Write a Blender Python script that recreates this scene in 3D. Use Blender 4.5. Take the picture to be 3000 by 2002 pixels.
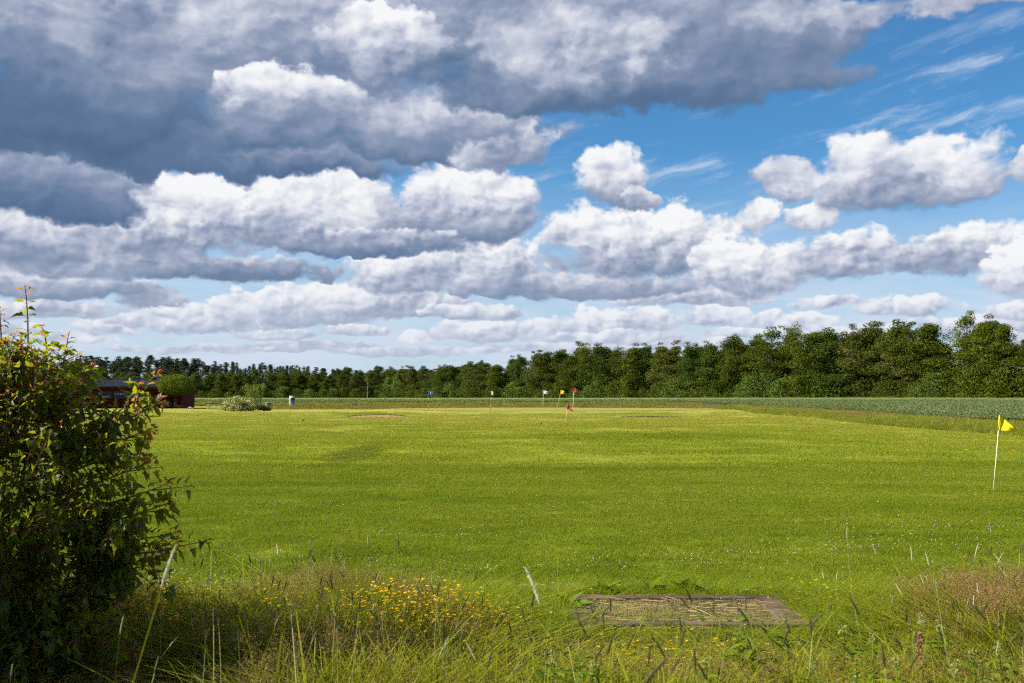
import bpy, bmesh, math, random
import numpy as np
from mathutils import Vector, Matrix

# ------------------------------------------------------------------ camera, sky, sun, exposure
S = bpy.context.scene
for o in list(bpy.data.objects):
    bpy.data.objects.remove(o)
COL = S.collection
R = math.radians
CAM_H = 1.7
FPX = 2917.0                      # focal length in photograph pixels (35 mm lens)
HORIZON = 1150.0                  # row of the horizon in the photograph
PITCH = math.atan((HORIZON - 1001.0) / FPX)

cd = bpy.data.cameras.new('camera')
cam = bpy.data.objects.new('camera', cd)
COL.objects.link(cam)
cam.location = (0, 0, CAM_H)
cam.rotation_euler = (R(90) + PITCH, 0, 0)
cd.sensor_width = 36.0
cd.lens = 35.0
cd.clip_start = 0.05
cd.clip_end = 9000
cd.dof.use_dof = True
cd.dof.focus_distance = 13.0
cd.dof.aperture_fstop = 4.5
S.camera = cam

SUN_EL, SUN_AZ = 38.0, -96.0      # azimuth measured from +Y (view direction) towards +X
S.view_settings.view_transform = 'Standard'
S.view_settings.look = 'None'
EXPOSURE = 1.1
S.view_settings.exposure = EXPOSURE
S.view_settings.gamma = 1.0
S.render.engine = 'CYCLES'
cy = S.cycles
cy.use_adaptive_sampling = True
cy.adaptive_threshold = 0.03
cy.adaptive_min_samples = 16
cy.use_denoising = False
cy.filter_width = 1.15
cy.max_bounces = 4
cy.diffuse_bounces = 2
cy.glossy_bounces = 2
cy.transmission_bounces = 3
cy.transparent_max_bounces = 8
cy.caustics_reflective = False
cy.caustics_refractive = False
cy.sample_clamp_indirect = 6.0

def ray(px, py):
    """photograph pixel -> world direction with y = 1"""
    x = (px - 1500.0) / FPX
    y = (1001.0 - py) / FPX
    c, s = math.cos(PITCH), math.sin(PITCH)
    d = (x, c - y * s, y * c + s)
    return d[0] / d[1], d[2] / d[1]

def gp(px, py, z=0.0):
    """photograph pixel -> point on the level z"""
    u, v = ray(px, py)
    D = (z - CAM_H) / v
    return u * D, D

def zat(py, D):
    return CAM_H + ray(1500, py)[1] * D

def xat(px, D):
    return ray(px, HORIZON)[0] * D

sd = bpy.data.lights.new('sun', 'SUN')
sd.energy = 5.0
sd.angle = R(0.5)
sd.color = (1.0, 0.93, 0.76)
sun = bpy.data.objects.new('sun', sd)
COL.objects.link(sun)
sdir = Vector((math.sin(R(SUN_AZ)) * math.cos(R(SUN_EL)), math.cos(R(SUN_AZ)) * math.cos(R(SUN_EL)), math.sin(R(SUN_EL))))
sun.rotation_euler = sdir.to_track_quat('Z', 'Y').to_euler()
sun.location = (-30, 5, 40)

# ---- sky: Nishita blue with procedural cumulus laid out by azimuth and elevation
class NT:
    def __init__(s, tree): s.t = tree; s.n = tree.nodes; s.l = tree.links
    def put(s, sock, v):
        if hasattr(v, 'links') or isinstance(v, bpy.types.NodeSocket): s.l.new(v, sock)
        else: sock.default_value = v
    def m(s, op, a, b=None, c=None, clamp=False):
        n = s.n.new('ShaderNodeMath'); n.operation = op; n.use_clamp = clamp
        s.put(n.inputs[0], a)
        if b is not None: s.put(n.inputs[1], b)
        if c is not None: s.put(n.inputs[2], c)
        return n.outputs[0]
    def v(s, op, a, b=None, c=None):
        n = s.n.new('ShaderNodeVectorMath'); n.operation = op
        s.put(n.inputs[0], a)
        if b is not None: s.put(n.inputs[1], b)
        if c is not None: s.put(n.inputs[2], c)
        return n.outputs['Value'] if op in ('DOT_PRODUCT', 'LENGTH') else n.outputs[0]
    def sep(s, a):
        n = s.n.new('ShaderNodeSeparateXYZ'); s.put(n.inputs[0], a); return n.outputs
    def comb(s, x, y, z=0.0):
        n = s.n.new('ShaderNodeCombineXYZ')
        for i, q in enumerate((x, y, z)): s.put(n.inputs[i], q)
        return n.outputs[0]
    def mr(s, val, a, b, c=0.0, d=1.0, smooth=True):
        n = s.n.new('ShaderNodeMapRange'); n.interpolation_type = 'SMOOTHSTEP' if smooth else 'LINEAR'; n.clamp = not smooth
        s.put(n.inputs['Value'], val)
        for k, q in zip(('From Min', 'From Max', 'To Min', 'To Max'), (a, b, c, d)): s.put(n.inputs[k], q)
        return n.outputs[0]
    def mix(s, f, a, b):
        n = s.n.new('ShaderNodeMix'); n.data_type = 'FLOAT'
        s.put(n.inputs[0], f); s.put(n.inputs[2], a); s.put(n.inputs[3], b); return n.outputs[0]
    def mixc(s, f, a, b, mode='MIX'):
        n = s.n.new('ShaderNodeMix'); n.data_type = 'RGBA'; n.blend_type = mode
        s.put(n.inputs[0], f)
        for i, q in ((6, a), (7, b)):
            s.put(n.inputs[i], q if not (isinstance(q, tuple) and len(q) == 3) else (*q, 1))
        return n.outputs[2]
    def noise(s, vec, scale, detail=4, rough=0.55, lac=2.0, dist=0.0, out=0, typ='FBM', dims='3D'):
        n = s.n.new('ShaderNodeTexNoise'); n.noise_dimensions = dims; n.noise_type = typ
        if vec is not None: s.put(n.inputs['Vector'], vec)
        n.inputs['Scale'].default_value = scale; n.inputs['Detail'].default_value = detail
        n.inputs['Roughness'].default_value = rough; n.inputs['Lacunarity'].default_value = lac
        n.inputs['Distortion'].default_value = dist
        return n.outputs[out]
    def ramp(s, f, stops, mode='LINEAR'):
        n = s.n.new('ShaderNodeValToRGB'); n.color_ramp.interpolation = mode
        e = n.color_ramp.elements
        while len(e) < len(stops): e.new(0.5)
        for el, (p, c) in zip(e, stops):
            el.position = p; el.color = (*c, 1) if len(c) == 3 else c
        s.put(n.inputs[0], f); return n.outputs[0]
SKY_STRENGTH = 0.1
# cloud: centre x, y, radius x, y (pixels of the 2350-wide view), tone, vertical gradient, flatness of base, softness, edge noise
CLOUDS = [
    # far rows near the horizon
    (60, 812, 170, 12, .62, .25), (420, 806, 190, 12, .62, .2), (700, 800, 190, 18, .45, .3), (960, 778, 45, 18, .88, .2), (150, 780, 120, 16, .75, .3),
    (900, 812, 160, 14, .48, .3), (1250, 800, 150, 16, .58, .3), (1120, 765, 150, 36, .66, .5), (1560, 790, 190, 18, .7, .35), (1230, 752, 60, 24, .85, .3),
    (1370, 750, 110, 46, .66, .55), (1500, 738, 90, 46, .74, .5), (1640, 732, 80, 42, .72, .5), (1420, 775, 170, 20, .6, .4),
    (1760, 737, 60, 26, .72, .4), (1850, 745, 70, 30, .75, .4), (2080, 712, 130, 32, .72, .5), (2230, 750, 170, 30, .66, .45), (1980, 770, 150, 24, .70, .4), (2340, 715, 80, 26, .75, .45),
    (230, 757, 95, 28, .72, .45), (110, 716, 190, 30, .56, .45), (340, 692, 90, 42, .36, .4), (120, 666, 230, 44, .22, .5, 2.0),
    (470, 745, 180, 40, .60, .55), (560, 712, 80, 52, .84, .4), (720, 715, 190, 80, .56, .68, 2.2), (930, 712, 170, 50, .46, .55, 2.2),
    (1080, 722, 130, 26, .60, .45), (640, 772, 110, 16, .60, .35), (330, 742, 90, 18, .66, .4), (1900, 700, 90, 18, .72, .4), (1700, 765, 110, 16, .72, .35), (30, 760, 90, 20, .66, .4), (820, 762, 90, 18, .62, .4), (2320, 775, 90, 18, .7, .35), (520, 800, 110, 10, .7, .2), (1080, 805, 120, 10, .66, .2),
    # middle bank
    (1580, 690, 180, 30, .62, .5, 2.0), (1300, 668, 330, 48, .34, .6, 2.2), (930, 645, 140, 78, .64, .65, 2.2), (1120, 625, 190, 92, .62, .68, 2.2), (1340, 545, 85, 75, .86, .4), (1490, 590, 225, 112, .54, .66, 2.2),
    (1730, 630, 160, 82, .68, .55), (1960, 605, 160, 78, .60, .60, 2.0), (2190, 592, 200, 80, .56, .60, 1.8), (2350, 645, 110, 72, .72, .55),
    # left middle
    (60, 640, 170, 52, .58, .55), (250, 600, 300, 72, .50, .55, 2.0), (540, 632, 250, 46, .22, .55, 2.2), (60, 545, 160, 85, .44, .5),
    (430, 520, 260, 115, .66, .55, 1.6), (710, 515, 270, 140, .54, .70, 2.0), (1060, 500, 185, 130, .46, .70, 2.0), (860, 575, 210, 45, .26, .5, 2.2), (470, 470, 120, 70, .90, .3, 1.4),
    # single clouds in the blue
    (1410, 420, 84, 84, .60, .55, 1.4, .5), (1475, 460, 45, 30, .50, .3, 1.3, .8), (1740, 500, 46, 40, .76, .35, 1.3, .8), (1850, 500, 66, 40, .72, .4, 1.4, .8), (1800, 415, 80, 58, .62, .3, 1.4, 1.0),
    (2070, 415, 215, 122, .55, .60, 1.8, .35), (2140, 345, 72, 62, .92, .25, 1.2, .4), (2370, 395, 60, 50, .62, .2, 1.4, .9),
    # dark deck
    (110, 450, 230, 90, .10, .4, 1.9), (90, 360, 170, 55, .56, .4, 1.6, .7), (560, 380, 400, 75, .14, .50, 2.0, .5), (930, 315, 350, 120, .30, .62, 2.2, .5),
    (580, 315, 210, 70, .20, .35, 1.6, .6), (1040, 155, 170, 80, .36, .35, 1.4, .8), (1160, 350, 120, 70, .56, .4), (760, 235, 330, 140, .60, .5, 1.5, .7), (1010, 270, 200, 90, .50, .45, 1.4, .7), (230, 305, 400, 110, .15, .30, 1.6, .8), (170, 170, 430, 240, .18, .50, 1.5, .9),
    (600, 60, 560, 220, .52, .30, 1.4, .9), (1370, 205, 530, 138, .12, .40, 2.2, .7), (980, 80, 680, 210, .40, .32, 1.3, .9), (1745, 75, 290, 140, .26, .20, 1.5, .9),
    (1300, 80, 250, 140, .66, .30, 1.2, 1.2), (2150, 0, 430, 58, .50, .2, 1.5, .8), (400, -60, 1200, 190, .58, .2, 1.3, .9), (1500, -110, 1100, 190, .46, .2, 1.3, .9), (890, 110, 130, 85, .58, .25, 1.2, 1.3, 2.4), (690, 235, 170, 80, .58, .5, 1.4, 1.2, 2.2),
]
def cloud_group():
    t = bpy.data.node_groups.new('cloud', 'ShaderNodeTree'); g = NT(t)
    for nm, ty in (('T', 'Vector'), ('Q', 'Vector'), ('edge', 'Float'), ('inv', 'Vector'), ('off', 'Vector'), ('flat', 'Float'), ('ed', 'Float'), ('soft', 'Float'), ('grad', 'Float'), ('tone', 'Float')):
        t.interface.new_socket(nm, in_out='INPUT', socket_type='NodeSocket' + ty)
    t.interface.new_socket('T', in_out='OUTPUT', socket_type='NodeSocketVector')
    gi = t.nodes.new('NodeGroupInput').outputs; go = t.nodes.new('NodeGroupOutput')
    q = g.v('MULTIPLY_ADD', gi[1], gi[3], g.v('MULTIPLY_ADD', gi[0], (1e-7, 1e-7, 0.0), gi[4]))
    qx, qy, _ = g.sep(q)
    yy = g.m('MAXIMUM', qy, g.m('MULTIPLY', qy, gi[5]))
    r2 = g.m('MULTIPLY_ADD', gi[2], gi[6], g.m('MULTIPLY_ADD', yy, yy, g.m('MULTIPLY', qx, qx)))
    n = t.nodes.new('ShaderNodeMix'); n.data_type = 'VECTOR'
    t.links.new(g.mr(r2, 1.0, g.m('MINIMUM', g.m('MULTIPLY_ADD', qy, 0.20, gi[7]), 0.93)), n.inputs[0]); t.links.new(gi[0], n.inputs[4]); t.links.new(g.comb(1.0, g.m('MULTIPLY_ADD', qy, gi[8], gi[9]), 0.0), n.inputs[5])
    t.links.new(n.outputs[1], go.inputs[0])
    return t
def build_sky():
    CG = cloud_group()
    w = bpy.data.worlds.new('World'); S.world = w; w.use_nodes = True
    t = w.node_tree; t.nodes.clear(); g = NT(t)
    out = t.nodes.new('ShaderNodeOutputWorld')
    sky = t.nodes.new('ShaderNodeTexSky'); sky.sky_type = 'NISHITA'; sky.sun_disc = False
    sky.sun_elevation = R(SUN_EL); sky.sun_rotation = R(SUN_AZ)
    sky.air_density = 1.0; sky.dust_density = 0.4; sky.ozone_density = 2.2; sky.altitude = 50
    LV = 2.0 ** -EXPOSURE                       # the sky keeps its look at the chosen exposure
    k = LV / SKY_STRENGTH
    def K(*c): return tuple(q * k for q in c)
    tc = t.nodes.new('ShaderNodeTexCoord')
    d = g.v('NORMALIZE', tc.outputs['Generated'])
    x, y, z = g.sep(d)
    hl = g.m('SQRT', g.m('ADD', g.m('MULTIPLY_ADD', x, x, g.m('MULTIPLY', y, y)), 1e-5))
    u = g.m('ARCTAN2', x, y)
    v = g.m('MINIMUM', g.m('MAXIMUM', g.m('DIVIDE', z, hl), -0.02), 4.0)
    P = g.comb(u, v, 0.0)
    near = g.mr(v, 0.02, 0.30)                  # near clouds are larger in the sky
    au = g.m('ABSOLUTE', u)
    # generic cloud field for the whole dome (what the frame does not show goes on alike)
    zz = g.m('ADD', g.m('MAXIMUM', z, 0.0), 0.16)
    gv = g.comb(g.m('DIVIDE', x, zz), g.m('DIVIDE', y, zz), 0.0)
    def generic():
        gn = g.noise(gv, 1.1, 5, 0.55); gb = g.noise(g.v('ADD', gv, (0.06, 0.0, 0.0)), 1.1, 4, 0.55)
        return g.mr(gn, 0.43, 0.56), g.m('MULTIPLY_ADD', g.m('SUBTRACT', gn, gb), 3.0, g.mr(gn, 0.45, 0.75, 0.95, 0.25))
    def shade(Sh):
        c = g.ramp(g.m('MULTIPLY_ADD', Sh, 0.8, 0.1), [
            (0.0, (0.070, 0.130, 0.240)), (0.20, (0.120, 0.195, 0.330)), (0.42, (0.275, 0.335, 0.475)),
            (0.60, (0.47, 0.51, 0.64)), (0.78, (0.70, 0.73, 0.81)), (1.0, (0.93, 0.935, 0.955))])
        c = g.v('MULTIPLY', c, (k, k, k))
        return g.mixc(g.mr(v, 0.15, 0.0, 0.0, 0.66), c, K(0.64, 0.71, 0.83))   # pale air before distant clouds
    def emit(col):
        bg = t.nodes.new('ShaderNodeBackground'); bg.inputs[1].default_value = SKY_STRENGTH; t.links.new(col, bg.inputs[0]); return bg.outputs[0]
    def blue_sky(veil):
        b = g.v('MULTIPLY', sky.outputs[0], (0.50 * LV, 1.02 * LV, 1.34 * LV))
        return g.mixc(veil, b, K(0.64, 0.72, 0.86))
    def outer():
        A, Sh = generic()
        return emit(g.mixc(A, blue_sky(g.mr(v, 0.20, 0.02, 0.0, 0.85)), shade(Sh)))
    def inner(lo, hi):
        wa = g.v('SUBTRACT', g.noise(g.v('ADD', P, (3.1, 7.7, 1.3)), 17, 4, 0.55, out=1), (0.5, 0.5, 0.5))
        wb = g.v('SUBTRACT', g.noise(g.v('ADD', P, (9.1, 1.7, 5.3)), 60, 3, 0.6, out=1), (0.5, 0.5, 0.5))
        amp = g.mr(v, 0.0, 0.34, 0.016, 0.085)
        wv = g.v('MULTIPLY', g.v('ADD', wa, g.v('MULTIPLY', wb, (0.33, 0.33, 0.33))), (1.0, 0.75, 0.0))
        Q = g.v('MULTIPLY_ADD', wv, g.comb(amp, amp, 0.0), P)
        Qn = g.v('MULTIPLY_ADD', wv, (0.026, 0.026, 0.0), g.v('MULTIPLY', P, (1.0, 1.3, 1.0)))
        def vor(vec, scale, det):
            n = t.nodes.new('ShaderNodeTexVoronoi'); n.voronoi_dimensions = '2D'; n.feature = 'F1'; n.normalize = True
            t.links.new(vec, n.inputs['Vector']); n.inputs['Scale'].default_value = scale
            n.inputs['Detail'].default_value = det; n.inputs['Roughness'].default_value = 0.5; n.inputs['Lacunarity'].default_value = 2.1
            return n.outputs['Distance']
        def billow(scale, off, det, seed):
            a = vor(g.v('ADD', Qn, (seed, 0.0, 0.0)), scale, det); b = vor(g.v('ADD', Qn, (seed - off * 0.8, off, 0.0)), scale, det)
            return a, g.m('SUBTRACT', b, a)
        def relief(scale, off, det, seed, rough=0.5):
            a = g.noise(g.v('ADD', Qn, (seed, 0.0, 0.0)), scale, det, rough); b = g.noise(g.v('ADD', Qn, (seed - off * 0.75, off, 0.0)), scale, 3, rough)
            return a, g.m('SUBTRACT', a, b)
        n1, r1 = relief(9, 0.030, 7, 2.0); n2, r2 = relief(40, 0.008, 6, 5.0)
        v1, b1 = billow(24, 0.010, 2.0, 1.0); v2, b2 = billow(62, 0.0042, 1.0, 4.0)
        rel = g.mix(near, g.m('MULTIPLY_ADD', b2, 0.60, g.m('MULTIPLY_ADD', b1, 0.42, g.m('MULTIPLY', r2, 1.0))), g.m('MULTIPLY_ADD', b1, 0.55, g.m('MULTIPLY_ADD', b2, 0.16, g.m('MULTIPLY', r2, 0.45))))
        rel = g.m('MULTIPLY_ADD', r1, g.mix(near, 0.55, 0.85), rel)
        edge = g.mix(near, g.m('MULTIPLY_ADD', n2, 1.35, g.m('MULTIPLY_ADD', v2, -0.65, g.m('MULTIPLY', n1, 0.75))), g.m('MULTIPLY_ADD', n1, 1.6, g.m('MULTIPLY_ADD', v1, -0.5, g.m('MULTIPLY', n2, 0.4))))
        edge = g.m('SUBTRACT', edge, 0.68)
        ga, gs = generic()
        ga = g.m('MULTIPLY', ga, g.m('MAXIMUM', g.mr(au, 0.54, 0.74), g.mr(v, 0.46, 0.56)))
        T = g.comb(ga, g.m('MULTIPLY', ga, gs), 0.0)      # coverage and coverage x tone
        for c in CLOUDS:
            cx, cyy, rx, ry, tone, grad, flat, soft, ed = (list(c) + [None] * 9)[:9]
            kk = 3000.0 / 2350.0
            tu, tv = ray(cx * kk, cyy * kk)
            az = math.atan(tu); el = tv * math.cos(az)
            sz = 0.94 if cyy > 590 else 1.0 if cyy > 400 else 1.0
            a = sz * rx * kk / FPX * math.cos(az) ** 2; b = sz * ry * kk / FPX
            mg = 1.35 * b + 0.10 * (0.2 + el)
            if el - mg > hi or el + mg < lo: continue
            n = t.nodes.new('ShaderNodeGroup'); n.node_tree = CG
            n.inputs[3].default_value = (1 / a, 1 / b, 0.0); n.inputs[4].default_value = (-az / a, -el / b, 0.0)
            for i, q in enumerate((-(flat or 1.7), -(ed or 1.9), 1.0 - min((soft or 0.35) * 1.6 + 0.10, 0.74), grad * (1.1 if cyy < 560 else 1.0), tone + (0.06 if cyy < 430 else 0.06 if cyy < 560 else 0.02))): n.inputs[5 + i].default_value = q
            t.links.new(T, n.inputs[0]); t.links.new(Q, n.inputs[1]); t.links.new(edge, n.inputs[2])
            T = n.outputs[0]
        A, Sh, _ = g.sep(T)
        Sh = g.m('DIVIDE', Sh, g.m('MAXIMUM', A, 0.001))
        # bases are smooth, lit tops are billowy
        Sh = g.m('MULTIPLY_ADD', g.m('MULTIPLY', rel, g.mr(Sh, 0.10, 0.75, 0.22, 1.0)), 1.15, Sh)
        Sh = g.m('MULTIPLY_ADD', g.m('SUBTRACT', n1, 0.5), 0.36, Sh)
        streak = g.mr(g.noise(g.v('MULTIPLY', Q, (0.35, 1.6, 1.0)), 30, 4, 0.6), 0.30, 0.62, 0.62, 0.98)
        b = blue_sky(g.m('MULTIPLY', g.mr(v, 0.25, 0.02), streak))
        # high thin cirrus streaks
        cv = g.v('ADD', g.v('MULTIPLY', P, (1.0, 5.0, 1.0)), g.comb(0.0, g.m('MULTIPLY', u, -1.1), 0.0))
        ci = g.noise(g.v('MULTIPLY_ADD', wv, (0.06, 0.1, 0.0), cv), 6.0, 6, 0.62)
        cim = g.m('MULTIPLY', g.mr(ci, 0.50, 0.74), g.mr(g.m('ABSOLUTE', g.m('SUBTRACT', v, g.m('MULTIPLY_ADD', u, 0.26, 0.16))), 0.11, 0.02, 0.0, 0.7))
        b = g.mixc(cim, b, K(0.70, 0.78, 0.90))
        return emit(g.mixc(A, b, shade(Sh)))
    def choose(f, a, b):
        m = t.nodes.new('ShaderNodeMixShader'); t.links.new(f, m.inputs[0]); t.links.new(a, m.inputs[1]); t.links.new(b, m.inputs[2]); return m.outputs[0]
    inn = choose(g.m('GREATER_THAN', v, 0.13), inner(-1, 0.13), inner(0.13, 9))
    isout = g.m('MAXIMUM', g.m('GREATER_THAN', au, 0.74), g.m('GREATER_THAN', v, 0.56))
    t.links.new(choose(isout, inn, outer()), out.inputs[0])
    w.cycles.sampling_method = 'MANUAL'; w.cycles.sample_map_resolution = 512
build_sky()
# ------------------------------------------------------------------ helpers
rng = np.random.default_rng(11)
def tag(o, label=None, cat=None, group=None, kind=None):
    for k, q in (('label', label), ('category', cat), ('group', group), ('kind', kind)):
        if q: o[k] = q
    return o
def link(o, parent=None):
    COL.objects.link(o)
    if parent is not None: o.parent = parent
    return o
def empty(name, loc, rz=0.0):
    o = bpy.data.objects.new(name, None); o.location = loc; o.rotation_euler = (0, 0, rz); o.empty_display_size = 0.2
    return link(o)
def mesh_np(name, V, F, mats=None, smooth=False, midx=None):
    """V (n,3), F: array (m,k) of one polygon size or a list of such arrays"""
    me = bpy.data.meshes.new(name)
    V = np.asarray(V, dtype=np.float32).reshape(-1, 3)
    Fs = F if isinstance(F, list) else [F]
    Fs = [np.asarray(f, dtype=np.int32) for f in Fs if len(f)]
    loops = np.concatenate([f.ravel() for f in Fs])
    cnt = np.concatenate([np.full(len(f), f.shape[1], np.int32) for f in Fs])
    start = np.concatenate([[0], np.cumsum(cnt)[:-1]]).astype(np.int32)
    me.vertices.add(len(V)); me.vertices.foreach_set('co', V.ravel())
    me.loops.add(len(loops)); me.loops.foreach_set('vertex_index', loops)
    me.polygons.add(len(cnt)); me.polygons.foreach_set('loop_start', start)
    for m in (mats or []): me.materials.append(m)
    if midx is not None: me.polygons.foreach_set('material_index', np.asarray(midx, np.int32))
    me.update(calc_edges=True)
    me.polygons.foreach_set('use_smooth', np.full(len(cnt), bool(smooth)))
    me.validate()
    return me
def add(name, me, parent=None, loc=None, rot=None, scale=None):
    o = bpy.data.objects.new(name, me)
    if loc is not None: o.location = loc
    if rot is not None: o.rotation_euler = rot
    if scale is not None: o.scale = scale
    return link(o, parent)
class MB:
    """collects simple shapes into one mesh"""
    def __init__(s): s.v = []; s.f = []; s.mi = []; s.cur = 0
    def _add(s, v, f):
        b = len(s.v); s.v += [tuple(q) for q in v]; s.f += [tuple(b + i for i in q) for q in f]; s.mi += [s.cur] * len(f)
    def box(s, c, d, rz=0.0, tilt=None):
        hx, hy, hz_ = d[0] / 2, d[1] / 2, d[2] / 2
        M = Matrix.Rotation(rz, 4, 'Z')
        if tilt is not None: M = M @ tilt
        vs = [M @ Vector((x * hx, y * hy, z * hz_)) + Vector(c) for x in (-1, 1) for y in (-1, 1) for z in (-1, 1)]
        s._add(vs, [(0, 1, 3, 2), (4, 6, 7, 5), (0, 4, 5, 1), (2, 3, 7, 6), (0, 2, 6, 4), (1, 5, 7, 3)])
    def tube(s, pts, rad, n=8, cap=True):
        pts = [Vector(p) for p in pts]; rings = []
        for i, p in enumerate(pts):
            d = (pts[min(i + 1, len(pts) - 1)] - pts[max(i - 1, 0)])
            d = d.normalized() if d.length > 1e-9 else Vector((0, 0, 1))
            a = d.orthogonal().normalized(); b = d.cross(a)
            r = rad[i] if hasattr(rad, '__len__') else rad
            rings.append([p + (a * math.cos(k * 2 * math.pi / n) + b * math.sin(k * 2 * math.pi / n)) * r for k in range(n)])
        v = [q for r_ in rings for q in r_]; f = []
        for i in range(len(pts) - 1):
            for k in range(n): f.append((i * n + k, i * n + (k + 1) % n, (i + 1) * n + (k + 1) % n, (i + 1) * n + k))
        if cap: f += [tuple(range(n - 1, -1, -1)), tuple(range((len(pts) - 1) * n, len(pts) * n))]
        s._add(v, f)
    def lathe(s, prof, n=20, c=(0, 0, 0)):
        v = []; f = []
        for r, z in prof:
            for k in range(n): v.append((c[0] + r * math.cos(k * 2 * math.pi / n), c[1] + r * math.sin(k * 2 * math.pi / n), c[2] + z))
        for i in range(len(prof) - 1):
            for k in range(n): f.append((i * n + k, i * n + (k + 1) % n, (i + 1) * n + (k + 1) % n, (i + 1) * n + k))
        s._add(v, f)
    def poly(s, v, f): s._add(v, f)
    def build(s, name, mats, parent=None, smooth=False, loc=None, rot=None):
        me = bpy.data.meshes.new(name); me.from_pydata(s.v, [], s.f)
        for m in (mats if isinstance(mats, (list, tuple)) else [mats]): me.materials.append(m)
        me.polygons.foreach_set('material_index', s.mi)
        me.polygons.foreach_set('use_smooth', [smooth] * len(s.f)); me.update()
        return add(name, me, parent, loc, rot)

# ------------------------------------------------------------------ materials
def newmat(name):
    m = bpy.data.materials.new(name); m.use_nodes = True
    t = m.node_tree; t.nodes.clear(); g = NT(t)
    out = t.nodes.new('ShaderNodeOutputMaterial'); return m, t, g, out
def pbsdf(t, out, col=None, rough=0.7, spec=0.3, metal=0.0):
    p = t.nodes.new('ShaderNodeBsdfPrincipled')
    p.inputs['Roughness'].default_value = rough; p.inputs['Specular IOR Level'].default_value = spec; p.inputs['Metallic'].default_value = metal
    if col is not None:
        if isinstance(col, tuple): p.inputs['Base Color'].default_value = (*col, 1)
        else: t.links.new(col, p.inputs['Base Color'])
    if out is not None: t.links.new(p.outputs[0], out.inputs[0])
    return p
def pos_node(t): return t.nodes.new('ShaderNodeNewGeometry')
def plain(name, col, rough=0.6, spec=0.3, metal=0.0, var=0.25, scale=6.0, bump=0.0):
    m, t, g, out = newmat(name)
    tc = t.nodes.new('ShaderNodeTexCoord')
    n = g.noise(tc.outputs['Object'], scale, 5, 0.6)
    c = g.mixc(g.mr(n, 0.3, 0.7), tuple(q * (1 - var) for q in col), tuple(min(1, q * (1 + var)) for q in col))
    p = pbsdf(t, out, c, rough, spec, metal)
    if bump:
        b = t.nodes.new('ShaderNodeBump'); b.inputs['Strength'].default_value = bump; b.inputs['Distance'].default_value = 0.01
        t.links.new(g.noise(tc.outputs['Object'], scale * 6, 4, 0.6), b.inputs['Height']); t.links.new(b.outputs[0], p.inputs['Normal'])
    return m
def foliage(name, c_dark, c_light, c_tr, tr=0.35, nscale=0.8, rough=0.55, spec=0.25, island=0.5, inst=0.0, gloss=True):
    """leaf material: colour differs from leaf to leaf and from clump to clump, light shines through"""
    m, t, g, out = newmat(name)
    geo = pos_node(t); oi = t.nodes.new('ShaderNodeObjectInfo'); tc = t.nodes.new('ShaderNodeTexCoord')
    n = g.mr(g.noise(g.v('ADD', tc.outputs['Object'], g.v('MULTIPLY', oi.outputs['Location'], (0.37, 0.53, 0.1))), nscale, 3, 0.6), 0.3, 0.7)
    f = g.m('MULTIPLY_ADD', geo.outputs['Random Per Island'], island, g.m('MULTIPLY', n, 1 - island))
    if inst: f = g.m('MULTIPLY_ADD', oi.outputs['Random'], inst, g.m('MULTIPLY', f, 1 - inst))
    c = g.mixc(f, c_dark, c_light)
    p = pbsdf(t, None, c, rough, spec)
    tl = t.nodes.new('ShaderNodeBsdfTranslucent')
    t.links.new(g.mixc(f, tuple(q * 0.75 for q in c_tr), c_tr), tl.inputs[0])
    mx = t.nodes.new('ShaderNodeMixShader'); mx.inputs[0].default_value = tr
    t.links.new(p.outputs[0], mx.inputs[1]); t.links.new(tl.outputs[0], mx.inputs[2]); t.links.new(mx.outputs[0], out.inputs[0])
    return m
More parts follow.
